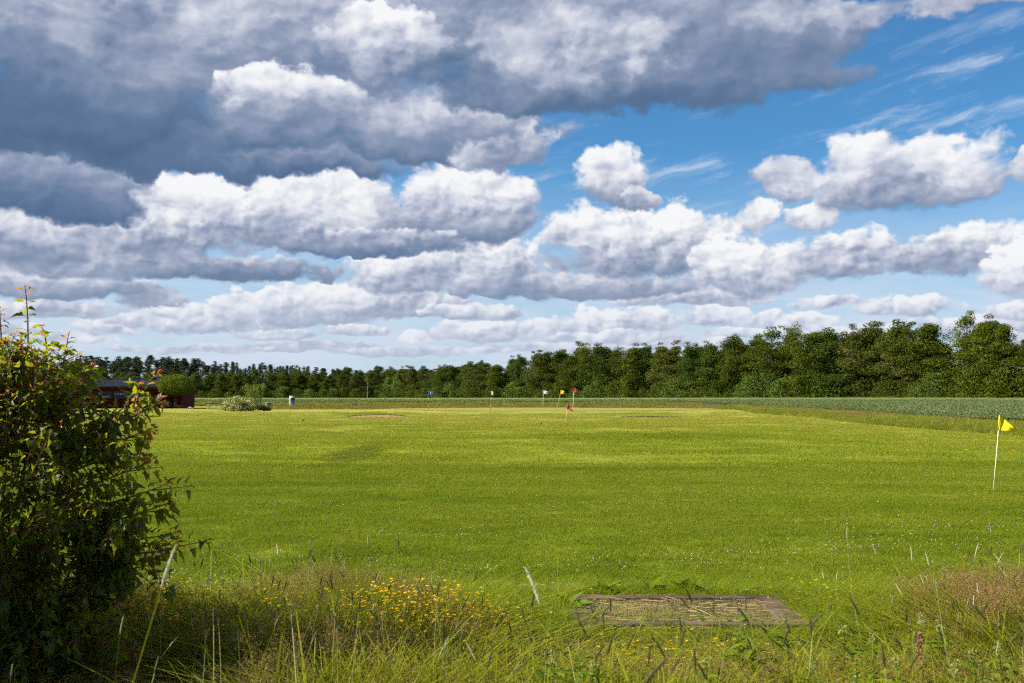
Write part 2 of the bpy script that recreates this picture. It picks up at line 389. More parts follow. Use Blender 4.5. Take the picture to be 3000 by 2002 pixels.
def lawn_color(g, pos):
    """colour of the mown grass by place: greener near, drier and yellower towards the range"""
    x, y, z = g.sep(pos)
    p2 = g.comb(x, y, 0.0)
    st = g.v('MULTIPLY', p2, (0.42, 1.0, 0.0))
    n1 = g.noise(st, 0.55, 6, 0.62); n2 = g.noise(st, 3.2, 4, 0.6); n3 = g.noise(p2, 0.06, 3, 0.5)
    n4 = g.noise(p2, 9.0, 3, 0.65)
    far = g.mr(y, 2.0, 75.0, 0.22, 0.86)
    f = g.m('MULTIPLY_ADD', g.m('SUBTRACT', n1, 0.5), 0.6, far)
    f = g.m('MULTIPLY_ADD', g.m('SUBTRACT', n2, 0.5), 0.75, f)
    f = g.m('MULTIPLY_ADD', g.m('SUBTRACT', n3, 0.5), 0.5, f)
    f = g.m('MULTIPLY_ADD', g.m('SUBTRACT', n4, 0.5), 0.45, f)
    mow = g.m('SINE', g.m('MULTIPLY_ADD', g.noise(p2, 0.11, 2, 0.5), 14.0, g.m('MULTIPLY_ADD', y, 1.9, g.m('MULTIPLY', x, 0.35))))
    f = g.m('MULTIPLY_ADD', mow, 0.055, f)
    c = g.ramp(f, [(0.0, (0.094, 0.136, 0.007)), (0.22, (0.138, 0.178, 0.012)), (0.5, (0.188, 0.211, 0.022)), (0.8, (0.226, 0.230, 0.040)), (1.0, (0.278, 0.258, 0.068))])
    # bare brown spots and dark clover patches
    sp = g.mr(g.noise(st, 1.7, 3, 0.5), 0.67, 0.76, 0.0, 0.32)
    c = g.mixc(sp, c, (0.055, 0.095, 0.008))
    dr = g.mr(g.noise(g.v('ADD', st, (7.0, 3.0, 0.0)), 0.9, 5, 0.65), 0.63, 0.74, 0.0, 0.5)
    c = g.mixc(dr, c, (0.30, 0.245, 0.075))
    # lusher grass on the mounds, a trodden darker trail of weeds on the left
    wob = g.m('MULTIPLY', g.m('SUBTRACT', n1, 0.5), 2.2)
    for (ex, ey, rx, ry, col, amt) in ((*gp(1095, 1250), 3.4, 3.0, (0.105, 0.150, 0.008), 0.75), (*gp(1080, 1212), 4.2, 3.2, (0.115, 0.155, 0.010), 0.7), (*gp(1930, 1290), 6.0, 3.0, (0.115, 0.155, 0.010), 0.6), (*gp(1900, 1213), 4.0, 2.6, (0.12, 0.16, 0.012), 0.6),
                                       (*gp(1035, 1335), 0.75, 4.5, (0.085, 0.100, 0.012), 0.6), (*gp(700, 1420), 3.0, 1.0, (0.08, 0.125, 0.008), 0.5), (*gp(1750, 1372), 3.5, 0.7, (0.085, 0.13, 0.008), 0.5)):
        q = g.v('MULTIPLY_ADD', p2, (1 / rx, 1 / ry, 0.0), (-ex / rx, -ey / ry, 0.0))
        r2 = g.m('ADD', g.v('DOT_PRODUCT', q, q), wob)
        c = g.mixc(g.mr(r2, 1.3, 0.2, 0.0, amt), c, col)
    return c
M = {}
def mk_lawn(name, blade):
    m, t, g, out = newmat(name)
    geo = pos_node(t)
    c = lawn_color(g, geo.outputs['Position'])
    if blade:
        oi = t.nodes.new('ShaderNodeObjectInfo')
        c = g.mixc(1.0, c, g.mixc(geo.outputs['Random Per Island'], (0.84, 0.88, 0.75), (1.24, 1.18, 1.2)), 'MULTIPLY')
        p = pbsdf(t, None, c, 0.6, 0.06)
        tl = t.nodes.new('ShaderNodeBsdfTranslucent'); t.links.new(g.mixc(1.0, c, (1.5, 1.6, 0.8), 'MULTIPLY'), tl.inputs[0])
        mx = t.nodes.new('ShaderNodeMixShader'); mx.inputs[0].default_value = 0.32
        t.links.new(p.outputs[0], mx.inputs[1]); t.links.new(tl.outputs[0], mx.inputs[2]); t.links.new(mx.outputs[0], out.inputs[0])
    else:
        fine = g.noise(g.v('MULTIPLY', geo.outputs['Position'], (0.5, 1.0, 1.0)), 26.0, 5, 0.7)
        c = g.mixc(1.0, c, g.mixc(g.mr(fine, 0.3, 0.7), (0.70, 0.74, 0.7), (1.25, 1.22, 1.2)), 'MULTIPLY')
        p = pbsdf(t, out, c, 0.9, 0.02)
        b = t.nodes.new('ShaderNodeBump'); b.inputs['Strength'].default_value = 0.9; b.inputs['Distance'].default_value = 0.05
        t.links.new(g.noise(geo.outputs['Position'], 11.0, 6, 0.7), b.inputs['Height']); t.links.new(b.outputs[0], p.inputs['Normal'])
    return m
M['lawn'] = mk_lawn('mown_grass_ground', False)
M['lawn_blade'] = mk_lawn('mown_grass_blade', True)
def mk_ground():
    m, t, g, out = newmat('earth_and_grass')
    geo = pos_node(t)
    n = g.noise(geo.outputs['Position'], 1.4, 6, 0.65); n2 = g.noise(geo.outputs['Position'], 14.0, 4, 0.65)
    c = g.ramp(g.m('MULTIPLY_ADD', n2, 0.5, g.m('MULTIPLY', n, 0.5)), [(0.3, (0.030, 0.040, 0.010)), (0.55, (0.060, 0.080, 0.016)), (0.75, (0.11, 0.115, 0.03))])
    pbsdf(t, out, c, 0.95, 0.1); return m
M['ground'] = mk_ground()
def mk_green():
    m, t, g, out = newmat('close_mown_green')
    geo = pos_node(t)
    st = g.v('MULTIPLY', geo.outputs['Position'], (0.25, 1.0, 1.0))
    n = g.noise(st, 0.8, 5, 0.6)
    c = g.ramp(n, [(0.3, (0.17, 0.18, 0.03)), (0.7, (0.235, 0.225, 0.05))])
    pbsdf(t, out, c, 0.9, 0.1); return m
M['green'] = mk_green()
M['sand'] = plain('bunker_sand', (0.24, 0.16, 0.085), 0.95, 0.05, var=0.3, scale=3)
M['sand2'] = plain('earthy_sand', (0.17, 0.12, 0.06), 0.95, 0.05, var=0.6, scale=2.5)
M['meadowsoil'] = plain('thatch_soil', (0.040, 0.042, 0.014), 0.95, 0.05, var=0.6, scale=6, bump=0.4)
M['soil'] = plain('bare_soil', (0.11, 0.078, 0.040), 0.95, 0.05, var=0.5, scale=5, bump=0.5)
M['bark'] = plain('bark', (0.06, 0.045, 0.033), 0.9, 0.1, var=0.4, scale=8, bump=0.4)
M['white'] = plain('white_paint', (0.80, 0.80, 0.78), 0.5, 0.3, var=0.06)
M['black'] = plain('black_paint', (0.012, 0.013, 0.016), 0.6, 0.3, var=0.3)
M['navy'] = plain('navy_board', (0.008, 0.010, 0.022), 0.5, 0.4, var=0.2)
M['fibre'] = plain('bamboo_pole', (0.62, 0.52, 0.30), 0.5, 0.3, var=0.15, scale=3)
M['greywood'] = plain('weathered_wood', (0.20, 0.165, 0.12), 0.85, 0.15, var=0.35, scale=9, bump=0.3)
M['brownwood'] = plain('stained_wood', (0.12, 0.055, 0.03), 0.8, 0.2, var=0.35, scale=9, bump=0.3)

# ------------------------------------------------------------------ scatter (ground cover only)
PROTO = bpy.data.collections.new('cover_prototypes')
def scatter_group():
    ng = bpy.data.node_groups.new('scatter', 'GeometryNodeTree')
    ng.interface.new_socket('Geometry', in_out='INPUT', socket_type='NodeSocketGeometry')
    ng.interface.new_socket('Collection', in_out='INPUT', socket_type='NodeSocketCollection')
    ng.interface.new_socket('Geometry', in_out='OUTPUT', socket_type='NodeSocketGeometry')
    N = ng.nodes; L = ng.links
    gi = N.new('NodeGroupInput'); go = N.new('NodeGroupOutput')
    ci = N.new('GeometryNodeCollectionInfo'); ci.inputs['Separate Children'].default_value = True; ci.inputs['Reset Children'].default_value = True
    ip = N.new('GeometryNodeInstanceOnPoints'); ip.inputs['Pick Instance'].default_value = True
    def attr(nm, ty):
        a = N.new('GeometryNodeInputNamedAttribute'); a.data_type = ty; a.inputs[0].default_value = nm; return a.outputs[0]
    L.new(gi.outputs[1], ci.inputs[0]); L.new(gi.outputs[0], ip.inputs['Points']); L.new(ci.outputs[0], ip.inputs['Instance'])
    L.new(attr('idx', 'INT'), ip.inputs['Instance Index'])
    e2r = N.new('FunctionNodeEulerToRotation'); L.new(attr('rot', 'FLOAT_VECTOR'), e2r.inputs[0]); L.new(e2r.outputs[0], ip.inputs['Rotation'])
    L.new(attr('scl', 'FLOAT_VECTOR'), ip.inputs['Scale']); L.new(ip.outputs[0], go.inputs[0])
    return ng
SCATTER = scatter_group()
def scatter(name, protos, pts, scl, label, cat=None, tilt=0.12, parent=None, rz=None):
    n = len(pts)
    me = bpy.data.meshes.new(name); me.vertices.add(n); me.vertices.foreach_set('co', np.asarray(pts, np.float32).ravel())
    scl = np.asarray(scl, np.float32)
    if scl.ndim == 1: scl = np.repeat(scl[:, None], 3, 1)
    rot = np.stack([rng.normal(0, tilt, n), rng.normal(0, tilt, n), rng.uniform(0, 6.283, n) if rz is None else rz], 1).astype(np.float32)
    a = me.attributes.new('scl', 'FLOAT_VECTOR', 'POINT'); a.data.foreach_set('vector', np.ascontiguousarray(scl).ravel())
    a = me.attributes.new('rot', 'FLOAT_VECTOR', 'POINT'); a.data.foreach_set('vector', rot.ravel())
    a = me.attributes.new('idx', 'INT', 'POINT'); a.data.foreach_set('value', rng.integers(0, len(protos), n).astype(np.int32))
    c = bpy.data.collections.new(name + '_kinds')
    for i, p in enumerate(protos):
        c.objects.link(bpy.data.objects.new('%s_kind_%03d' % (name, i), p))
    o = add(name, me, parent)
    md = o.modifiers.new('scatter', 'NODES'); md.node_group = SCATTER
    md[[s.identifier for s in SCATTER.interface.items_tree if s.name == 'Collection'][0]] = c
    tag(o, label, cat, kind='stuff')
    return o
def blades(n, rad, h0, h1, w, lean, r=None, curl=0.5, pts=None, segs=3):
    """n tapered bent blades -> V, F(quads)"""
    r = r or rng
    if pts is None:
        a = r.uniform(0, 6.283, n); q = np.sqrt(r.uniform(0, 1, n)) * rad
        base = np.stack([q * np.cos(a), q * np.sin(a), np.zeros(n)], 1)
    else: base = pts
    az = r.uniform(0, 6.283, n); h = r.uniform(h0, h1, n); ln = np.abs(r.normal(0, lean, n)) + lean * 0.3
    dirv = np.stack([np.cos(az), np.sin(az), np.zeros(n)], 1)
    tw = az + math.pi / 2 + r.normal(0, 0.9, n)
    side = np.stack([np.cos(tw), np.sin(tw), np.zeros(n)], 1)
    V = np.zeros((n, segs + 1, 2, 3))
    for i in range(segs + 1):
        s = i / segs
        c = base + dirv * (h * ln * (s + curl * s * s))[:, None] + np.array([0, 0, 1.0]) * (h * (s - 0.30 * ln * curl * s * s))[:, None]
        ww = w * (1 - s) ** 0.7 * 0.5 if i < segs else w * 0.06
        V[:, i, 0] = c - side * ww; V[:, i, 1] = c + side * ww
    F = []
    b = np.arange(n) * (segs + 1) * 2
    for i in range(segs): F.append(np.stack([b + 2 * i, b + 2 * i + 1, b + 2 * i + 3, b + 2 * i + 2], 1))
    return V.reshape(-1, 3), np.concatenate(F)
def flecks(C, size, r=None, up=0.0):
    """small rhombic leaf faces at the points C"""
    r = r or rng
    n = len(C); size = np.broadcast_to(np.asarray(size, float), (n,))
    nv = r.normal(0, 1, (n, 3)); nv[:, 2] += up; nv /= np.linalg.norm(nv, axis=1)[:, None]
    t1 = np.cross(nv, r.normal(0, 1, (n, 3))); t1 /= np.linalg.norm(t1, axis=1)[:, None] + 1e-9
    t2 = np.cross(nv, t1)
    s = size[:, None]
    V = np.stack([C - t1 * s * .5, C + t2 * s * .32 + nv * s * .07, C + t1 * s * .5, C - t2 * s * .32 + nv * s * .07], 1)
    return V.reshape(-1, 3), np.arange(n * 4).reshape(n, 4)
def join(parts):
    V = []; F = {}; b = 0; MI = {}
    for k, q in enumerate(parts):
        v, f = q[0], q[1]; mi = q[2] if len(q) > 2 else 0
        f = np.asarray(f); V.append(v); F.setdefault(f.shape[1], []).append(f + b); MI.setdefault(f.shape[1], []).append(np.full(len(f), mi)); b += len(v)
    ks = sorted(F)
    return np.concatenate(V), [np.concatenate(F[k]) for k in ks], np.concatenate([np.concatenate(MI[k]) for k in ks])
# ------------------------------------------------------------------ land
def sst(a, b, x):
    t = np.clip((np.asarray(x, float) - a) / (b - a), 0, 1); return t * t * (3 - 2 * t)
BUNK = [dict(c=gp(1105, 1221), rx=2.2, ry=.85, h=0.16, seed=1), dict(c=gp(1908, 1223), rx=2.2, ry=.5, h=0.07, seed=4)]
MOUNDS = [(*gp(1095, 1256), 3.2, 1.8, 0.17), (*gp(1950, 1290), 6.0, 3.0, 0.16), (*gp(1760, 1262), 7.0, 3.5, 0.14), (*gp(700, 1300), 8.0, 4.0, 0.12),
          (*gp(1010, 1390), 3.0, 2.0, -0.06), (*gp(2300, 1330), 7.0, 3.0, 0.10), (*gp(1300, 1460), 5.0, 2.0, 0.05), (*gp(2100, 1500), 4.0, 2.0, 0.05)]
GREEN_C = (4.2, 92.0); GREEN_R = (15.5, 9.0)
def lipw(b, u):
    return b['ry'] * (0.80 + 0.14 * np.sin(u * 2.9 + b['seed']) + 0.07 * np.sin(u * 7.7 + 2 * b['seed'])) * np.sqrt(np.clip(1 - u * u, 0, 1))
def hz(x, y, flat_bunk=False):
    x = np.asarray(x, float); y = np.asarray(y, float)
    z = -1.5 * sst(190, 420, y)
    z = z + 13.0 * sst(500, 640, y) * sst(-60, -160, x) + 2.5 * sst(520, 700, y) * sst(-160, -40, x)
    z = z + 0.035 * np.sin(x * 0.23 + 1.3) * np.sin(y * 0.19) * sst(8, 14, y) * sst(110, 80, y)
    for mx, my, sx, sy, h in MOUNDS:
        z = z + h * np.exp(-((x - mx) / sx) ** 2 - ((y - my) / sy) ** 2)
    e = ((x - GREEN_C[0]) / (GREEN_R[0] + 3)) ** 2 + ((y - GREEN_C[1]) / (GREEN_R[1] + 2.5)) ** 2
    z = z + 0.14 * sst(1.0, 0.75, e)
    for b in BUNK:
        u = (x - b['c'][0]) / b['rx']; w = y - b['c'][1]
        lip = lipw(b, np.clip(u, -1, 1))
        side = np.clip(1 - (u / 1.25) ** 2, 0, 1)
        back = b['h'] * side * sst(-0.05, 0.12, w - lip) * np.exp(-np.clip(w - lip, 0, 99) / 3.5)
        z = z + np.where(w > -0.2, back, 0)
        if not flat_bunk:
            ins = (np.abs(u) < 1) & (w < lip) & (w > -lip * 1.1)
            z = np.where(ins, z - 0.12, z)
    return z
def grid(xs, ys, f):
    X, Y = np.meshgrid(xs, ys); Z = f(X, Y)
    V = np.stack([X, Y, Z], -1).reshape(-1, 3); nx = len(xs); ny = len(ys)
    i = np.arange((nx - 1) * (ny - 1)); r_ = i // (nx - 1); c_ = i % (nx - 1); a = r_ * nx + c_
    return V, np.stack([a, a + 1, a + nx + 1, a + nx], 1)
# wide base terrain to the horizon
xs = np.concatenate([-np.geomspace(4000, 60, 28), np.linspace(-56, 56, 24), np.geomspace(60, 4000, 28)])
ys = np.concatenate([-np.geomspace(3000, 12, 14), np.linspace(-8, 130, 40), np.geomspace(136, 5000, 46)])
V, F = grid(xs, ys, lambda x, y: hz(x, y, True) - 0.16)
tag(add('ground', mesh_np('ground', V, F, [M['ground']], True)), kind='structure')
# mown lawn with its curved right edge
def edge_x(y):
    """right edge of the mown grass"""
    return 19.6 + 0.5 * np.sin(y * 0.21) - 0.0 * y + 1.2 * sst(60, 88, y) - 26.0 * (np.clip((y - 88) / 17, 0, 1)) ** 1.7
lx = np.linspace(-75, 22, 292); ly = np.concatenate([np.linspace(2.0, 60, 150), np.linspace(60.33, 82, 66), np.linspace(82.5, 106, 44)])
X, Y = np.meshgrid(lx, ly)
ex = edge_x(Y); X = np.minimum(X, ex)
V = np.stack([X, Y, hz(X, Y)], -1).reshape(-1, 3)
nx = len(lx); ny = len(ly); i = np.arange((nx - 1) * (ny - 1)); a = (i // (nx - 1)) * nx + i % (nx - 1)
F = np.stack([a, a + 1, a + nx + 1, a + nx], 1)
keep = (V[F[:, 1], 0] - V[F[:, 0], 0] > 1e-4) | (V[F[:, 2], 0] - V[F[:, 3], 0] > 1e-4)
tag(add('lawn', mesh_np('lawn', V, F[keep], [M['lawn']], True)), kind='structure')
# strip of mown range beyond the rough
V, F = grid(np.linspace(-90, 6, 60), np.linspace(114, 128, 8), lambda x, y: hz(x, y) - 0.05)
tag(add('range_fairway', mesh_np('range_fairway', V, F, [M['lawn']], True)), kind='structure')
# putting green
th = np.linspace(0, 2 * math.pi, 97)[:-1]; rr = np.linspace(0.02, 1, 14)
TH, RR = np.meshgrid(th, rr)
wob = 1 + 0.05 * np.sin(3 * TH + 1) + 0.04 * np.sin(5 * TH)
X = GREEN_C[0] + GREEN_R[0] * RR * wob * np.cos(TH); Y = GREEN_C[1] + GREEN_R[1] * RR * wob * np.sin(TH)
V = np.stack([X, Y, hz(X, Y) + 0.02], -1).reshape(-1, 3); n = 96
F = np.concatenate([np.stack([k * n + np.arange(n), k * n + (np.arange(n) + 1) % n, (k + 1) * n + (np.arange(n) + 1) % n, (k + 1) * n + np.arange(n)], 1) for k in range(len(rr) - 1)])
tag(add('putting_green', mesh_np('putting_green', V, F, [M['green']], True)), kind='structure')
# bunkers: sand floor under a ragged earth lip
for k, b in enumerate(BUNK):
    us = np.linspace(-0.98, 0.98, 60); ws = np.linspace(0, 1, 10)
    U, W = np.meshgrid(us, ws); lip = lipw(b, U)
    yy = -lip * 1.05 + W * (lip * 2.05 + 0.02)
    z0 = hz(b['c'][0] + U * b['rx'], b['c'][1] - lip * 1.1 - 0.02)
    zz = z0 + 0.008 + (W ** 1.5) * (0.16 if k == 0 else 0.05) * (b['h'] / 0.24) * (1 - U * U) + 0.008 * np.sin(U * 40 + W * 9)
    V = np.stack([b['c'][0] + U * b['rx'], b['c'][1] + yy, zz], -1).reshape(-1, 3)
    i = np.arange(59 * 9); a = (i // 59) * 60 + i % 59
    o = add('sand_bunker', mesh_np('sand_bunker', V, np.stack([a, a + 1, a + 61, a + 60], 1), [M['sand'] if k == 0 else M['sand2']], True))
    tag(o, kind='structure')
    top = hz(b['c'][0] + us * b['rx'], b['c'][1] + lipw(b, us) + 0.16)
    bot = V.reshape(10, 60, 3)[9].copy(); r_ = np.random.default_rng(k)
    lv = []
    for q, fr in enumerate((0.0, 0.4, 0.8, 1.08)):
        p = bot.copy(); p[:, 2] = bot[:, 2] - 0.02 + (top - bot[:, 2] + 0.02) * fr + (r_.normal(0, 0.012, 60) if 0 < q else 0)
        p[:, 1] = bot[:, 1] + (0.0, 0.02, -0.05, -0.04)[q] + r_.normal(0, 0.02, 60); lv.append(p)
    lv.append(lv[-1] + np.array([0, 0.35, -0.02]))
    V = np.concatenate(lv); F = np.concatenate([np.stack([r2 * 60 + np.arange(59), r2 * 60 + np.arange(59) + 1, (r2 + 1) * 60 + np.arange(59) + 1, (r2 + 1) * 60 + np.arange(59)], 1) for r2 in range(4)])
    mi = np.repeat([0, 0, 0, 1], 59)
    add('earth_lip', mesh_np('earth_lip', V, F, [M['soil'], M['lawn']], False, mi), o)

# ------------------------------------------------------------------ crop field
M['wheat'] = foliage('wheat_leaf', (0.070, 0.105, 0.036), (0.160, 0.195, 0.070), (0.18, 0.23, 0.05), tr=0.25, nscale=0.5, inst=0.35)
def mk_crop():
    m, t, g, out = newmat('crop_canopy')
    geo = pos_node(t)
    st = g.v('MULTIPLY', geo.outputs['Position'], (0.35, 1.0, 1.0))
    n = g.noise(st, 0.09, 6, 0.6); f2 = g.noise(geo.outputs['Position'], 3.0, 5, 0.7)
    c = g.ramp(g.m('MULTIPLY_ADD', f2, 0.55, g.m('MULTIPLY', n, 0.5)), [(0.30, (0.060, 0.090, 0.030)), (0.52, (0.115, 0.145, 0.046)), (0.72, (0.165, 0.185, 0.055))])
    p = pbsdf(t, out, c, 0.85, 0.15)
    b = t.nodes.new('ShaderNodeBump'); b.inputs['Strength'].default_value = 1.0; b.inputs['Distance'].default_value = 0.12
    t.links.new(g.noise(geo.outputs['Position'], 2.6, 6, 0.75), b.inputs['Height']); t.links.new(b.outputs[0], p.inputs['Normal'])
    return m
M['crop'] = mk_crop()
def crop_edge(y):
    return np.where(y < 100, edge_x(np.minimum(y, 100)) + 4.2 + 0.4 * np.sin(y * 0.4), -500)
def crop_h(x, y):
    return hz(x, y, True) + 0.62 + 0.035 * np.sin(x * 1.7 + 0.6 * np.sin(y)) * np.sin(y * 1.3) + 0.05 * np.sin(x * 0.31) * np.sin(y * 0.11 + x * 0.05)
# right of the lawn
ysr = np.concatenate([np.linspace(14, 60, 90), np.linspace(60.6, 128, 80)])
S01 = np.linspace(0, 1, 60) ** 1.6
X = np.stack([edge_x(y if y < 88 else 88) + 3.1 + 0.35 * math.sin(y * .5) + S01 * 260 for y in ysr]); Y = np.repeat(ysr[:, None], 60, 1)
Z = crop_h(X, Y) - 0.10
V = np.stack([X, Y, Z], -1).reshape(-1, 3); i = np.arange(59 * (len(ysr) - 1)); a = (i // 59) * 60 + i % 59
F1 = np.stack([a, a + 1, a + 61, a + 60], 1)
ysb = np.concatenate([np.linspace(128.01, 200, 50), np.geomspace(203, 470, 50)])
V2, F2 = grid(np.concatenate([-np.geomspace(420, 60, 40), np.linspace(-58, 58, 60), np.geomspace(60, 300, 30)]), ysb, lambda x, y: crop_h(x, y) - 0.10)
V, F, _ = join([(V, F1), (V2, F2)])
crop = tag(add('crop_field', mesh_np('crop_field', V, F[0], [M['crop']], True)), kind='structure')
# standing stalks of the crop where single stalks still show
def wheat_clump(k):
    r = np.random.default_rng(100 + k); L = []
    L.append(blades(46, 0.42, 0.50, 0.72, 0.016, 0.22, r, 0.5))
    hp = r.uniform(-0.38, 0.38, (26, 3)); hp[:, 2] = r.uniform(0.56, 0.72, 26)
    L.append(flecks(hp, 0.085, r, 0.0))
    v, f, mi = join(L); return mesh_np('crop_stalks', v, f, [M['wheat']], False, mi)
WH = [wheat_clump(k) for k in range(4)]
def in_view(x, y, m=2.0): return np.abs(x) < 0.56 * y + m
n = 9000
y = 24 + (124 - 24) * rng.uniform(0, 1, n) ** 1.5; x0 = edge_x(np.minimum(y, 88.0)) + 2.9
x = x0 + 60 * rng.uniform(0, 1, n) ** 1.7
k = in_view(x, y, 3); x, y = x[k], y[k]
xb = rng.uniform(-60, 70, 4200); yb = 127.6 + 22 * rng.uniform(0, 1, 4200) ** 1.4
x = np.concatenate([x, xb]); y = np.concatenate([y, yb])
p = np.stack([x, y, hz(x, y, True) - 0.02], 1)
scatter('crop_stalks', WH, p, rng.uniform(0.85, 1.1, len(p)), 'blue green cereal stalks standing in the field beyond the lawn', 'crop', 0.05)
# ------------------------------------------------------------------ trees of the wood edge
M['alder'] = foliage('alder_leaf', (0.022, 0.038, 0.003), (0.125, 0.155, 0.014), (0.12, 0.15, 0.008), tr=0.18, nscale=0.28, inst=0.30, spec=.08)
M['alder_b'] = foliage('alder_leaf_dull', (0.026, 0.038, 0.006), (0.130, 0.140, 0.024), (0.11, 0.13, 0.012), tr=0.16, nscale=0.28, inst=0.30, spec=.08)
M['alder_c'] = foliage('alder_leaf_deep', (0.018, 0.034, 0.005), (0.085, 0.128, 0.018), (0.10, 0.15, 0.012), tr=0.16, nscale=0.28, inst=0.30, spec=.08)
M['maple_f'] = foliage('fresh_leaf', (0.045, 0.085, 0.010), (0.13, 0.19, 0.025), (0.18, 0.26, 0.02), tr=0.28, nscale=0.4, inst=0.2)
M['pine'] = foliage('pine_needles', (0.018, 0.031, 0.014), (0.058, 0.078, 0.032), (0.05, 0.07, 0.02), tr=0.12, nscale=0.3, inst=0.35, spec=.08)  # haze of distance is put into the bluish needle colour
M['pinebark'] = plain('pine_bark', (0.15, 0.075, 0.04), 0.9, 0.1, var=0.3, scale=2)
def broad(seed, mat, h=17.0, w=4.2, n_clump=62, per=250, leaf=0.31, low=0.06, top=0.0):
    """broad-leaved tree: trunk with limbs, crown of leaf clumps"""
    r = np.random.default_rng(seed); mb = MB()
    lean = r.normal(0, 0.03, 2)
    tp = [(lean[0] * h * s + 0.15 * math.sin(4 * s + seed), lean[1] * h * s + 0.15 * math.cos(3 * s + seed), h * s) for s in np.linspace(0, 0.9, 8)]
    mb.tube(tp, [0.24 * (1 - 0.85 * s) + 0.03 for s in np.linspace(0, 1, 8)], 7)
    C = []; Rr = []
    ph = r.uniform(0, 6.28, 3)
    for i in range(n_clump):
        s = low + (1 - low) * (r.uniform(0, 1) ** 0.85)
        az = r.uniform(0, 6.283)
        prof = w * (0.55 + 0.75 * math.sin(math.pi * min(1, (s * 0.86 + 0.14))) ** 0.8) * (1.0 - 0.55 * max(0, s - 0.55) / 0.45)
        prof *= 0.85 + 0.25 * math.sin(2 * az + ph[0] + 5 * s) + 0.15 * math.sin(3 * az + ph[1])
        q = prof * r.uniform(0.35, 0.95)
        c = np.array([lean[0] * h * s + q * math.cos(az), lean[1] * h * s + q * math.sin(az), h * s * 0.97])
        C.append(c); Rr.append(r.uniform(0.95, 1.9) * (1.0 - 0.25 * s))
        if i % 3 == 0:
            b = max(0.05, s - 0.16)
            st = Vector((lean[0] * h * b, lean[1] * h * b, h * b))
            e = Vector(c); mid = st.lerp(e, 0.5) + Vector((0, 0, -0.1))
            mb.tube([st, mid, e], [0.09 * (1.1 - s), 0.055 * (1.1 - s), 0.015], 5)
    # spires of the top
    for i in range(int(3 + r.integers(0, 3))):
        az = r.uniform(0, 6.283); q = r.uniform(0, w * 0.42)
        C.append(np.array([lean[0] * h + q * math.cos(az), lean[1] * h + q * math.sin(az), h * r.uniform(0.93, 1.02 + top)])); Rr.append(r.uniform(0.5, 0.9))
    C = np.array(C); Rr = np.array(Rr)
    P = []
    for c, q in zip(C, Rr):
        n = int(per * r.uniform(0.6, 1.25) * (q / 1.1) ** 1.5)
        d = r.normal(0, 1, (n, 3)); d /= np.linalg.norm(d, axis=1)[:, None]
        rad = q * (0.55 + 0.55 * r.uniform(0, 1, n) ** 0.6) * (1 + np.where(r.uniform(0, 1, n) < .22, r.uniform(0, .6, n), 0))
        P.append(c + d * rad[:, None] * np.array([1.15, 1.15, 0.72]))
    P = np.concatenate(P); P = P[P[:, 2] > 0.15]
    v, f = flecks(P, leaf * r.uniform(0.6, 1.3, len(P)), r, 0.5)
    return mb, mesh_np('crown', v, f, [mat]), h
def pine(seed, h=16.0, spruce=False):
    r = np.random.default_rng(seed); mb = MB()
    mb.tube([(0, 0, 0), (r.normal(0, .1), r.normal(0, .1), h * .5), (r.normal(0, .15), r.normal(0, .15), h * .97)], [0.2, 0.15, 0.03], 6)
    P = []
    for i in range(46 if spruce else 44):
        s = (0.12 + 0.88 * (i / 45.0)) if spruce else (0.22 + 0.78 * r.uniform(0, 1) ** 0.8)
        az = r.uniform(0, 6.283)
        rad = (2.3 * (1 - s) + 0.12) if spruce else (2.3 * (math.sin(math.pi * min(1.0, (s - 0.2) / 0.95 + 0.15)) ** 0.7) + 0.15)
        q = rad * r.uniform(0.2, 0.95); c = np.array([q * math.cos(az), q * math.sin(az), s * h])
        if i % 2 == 0: mb.tube([(0, 0, s * h - 0.35), tuple(c)], [0.05, 0.012], 4)
        n = 60; d = r.normal(0, 1, (n, 3)) * np.array([0.70, 0.70, 0.36]) * (0.5 + 0.5 * (1 - s) + 0.15)
        P.append(c + d)
    P = np.concatenate(P)
    v, f = flecks(P, 0.40 * r.uniform(0.6, 1.3, len(P)), r, 0.3)
    return mb, mesh_np('crown', v, f, [M['pine']]), h
def proto(t, bark):
    me = bpy.data.meshes.new('trunk'); me.from_pydata(t[0].v, [], t[0].f); me.materials.append(bark); me.update()
    return me, t[1], t[2]
ALD = [proto(broad(20 + k, (M['alder_b'], M['alder'], M['alder_c'])[(k + k // 3) % 3], w=(4.6, 5.2, 4.0)[k % 3], n_clump=(92, 104, 80)[k % 3], low=0.02, top=(0, .05, .1)[k % 3]), M['bark']) for k in range(9)]
OPEN = [proto(broad(60 + k, M['alder'], w=4.2, n_clump=60, per=115, low=0.2, top=0.06), M['bark']) for k in range(4)]
SHR = [proto(broad(80 + k, M['alder'] if k < 2 else M['maple_f'], h=5.0, w=2.3, n_clump=26, per=90, leaf=0.30, low=0.02), M['bark']) for k in range(3)]
FRE = [proto(broad(90, M['maple_f'], h=11.0, w=3.6, n_clump=46, per=120, leaf=0.42, low=0.03), M['bark'])]
PIN = [proto(pine(120 + k), M['pinebark']) for k in range(4)]; SPR = [proto(pine(130 + k, 15.0, True), M['bark']) for k in range(3)]
trng = np.random.default_rng(5)
def plant_tree(p, x, y, h, name, label, cat, group, wide=1.0):
    e = empty(name, (x, y, float(hz(x, y, True)) - 0.15), trng.uniform(0, 6.283))
    s = h / p[2]; e.scale = (s * wide, s * wide, s)
    tag(e, label, cat, group)
    add('trunk', p[0], e); add('crown', p[1], e)
    return e
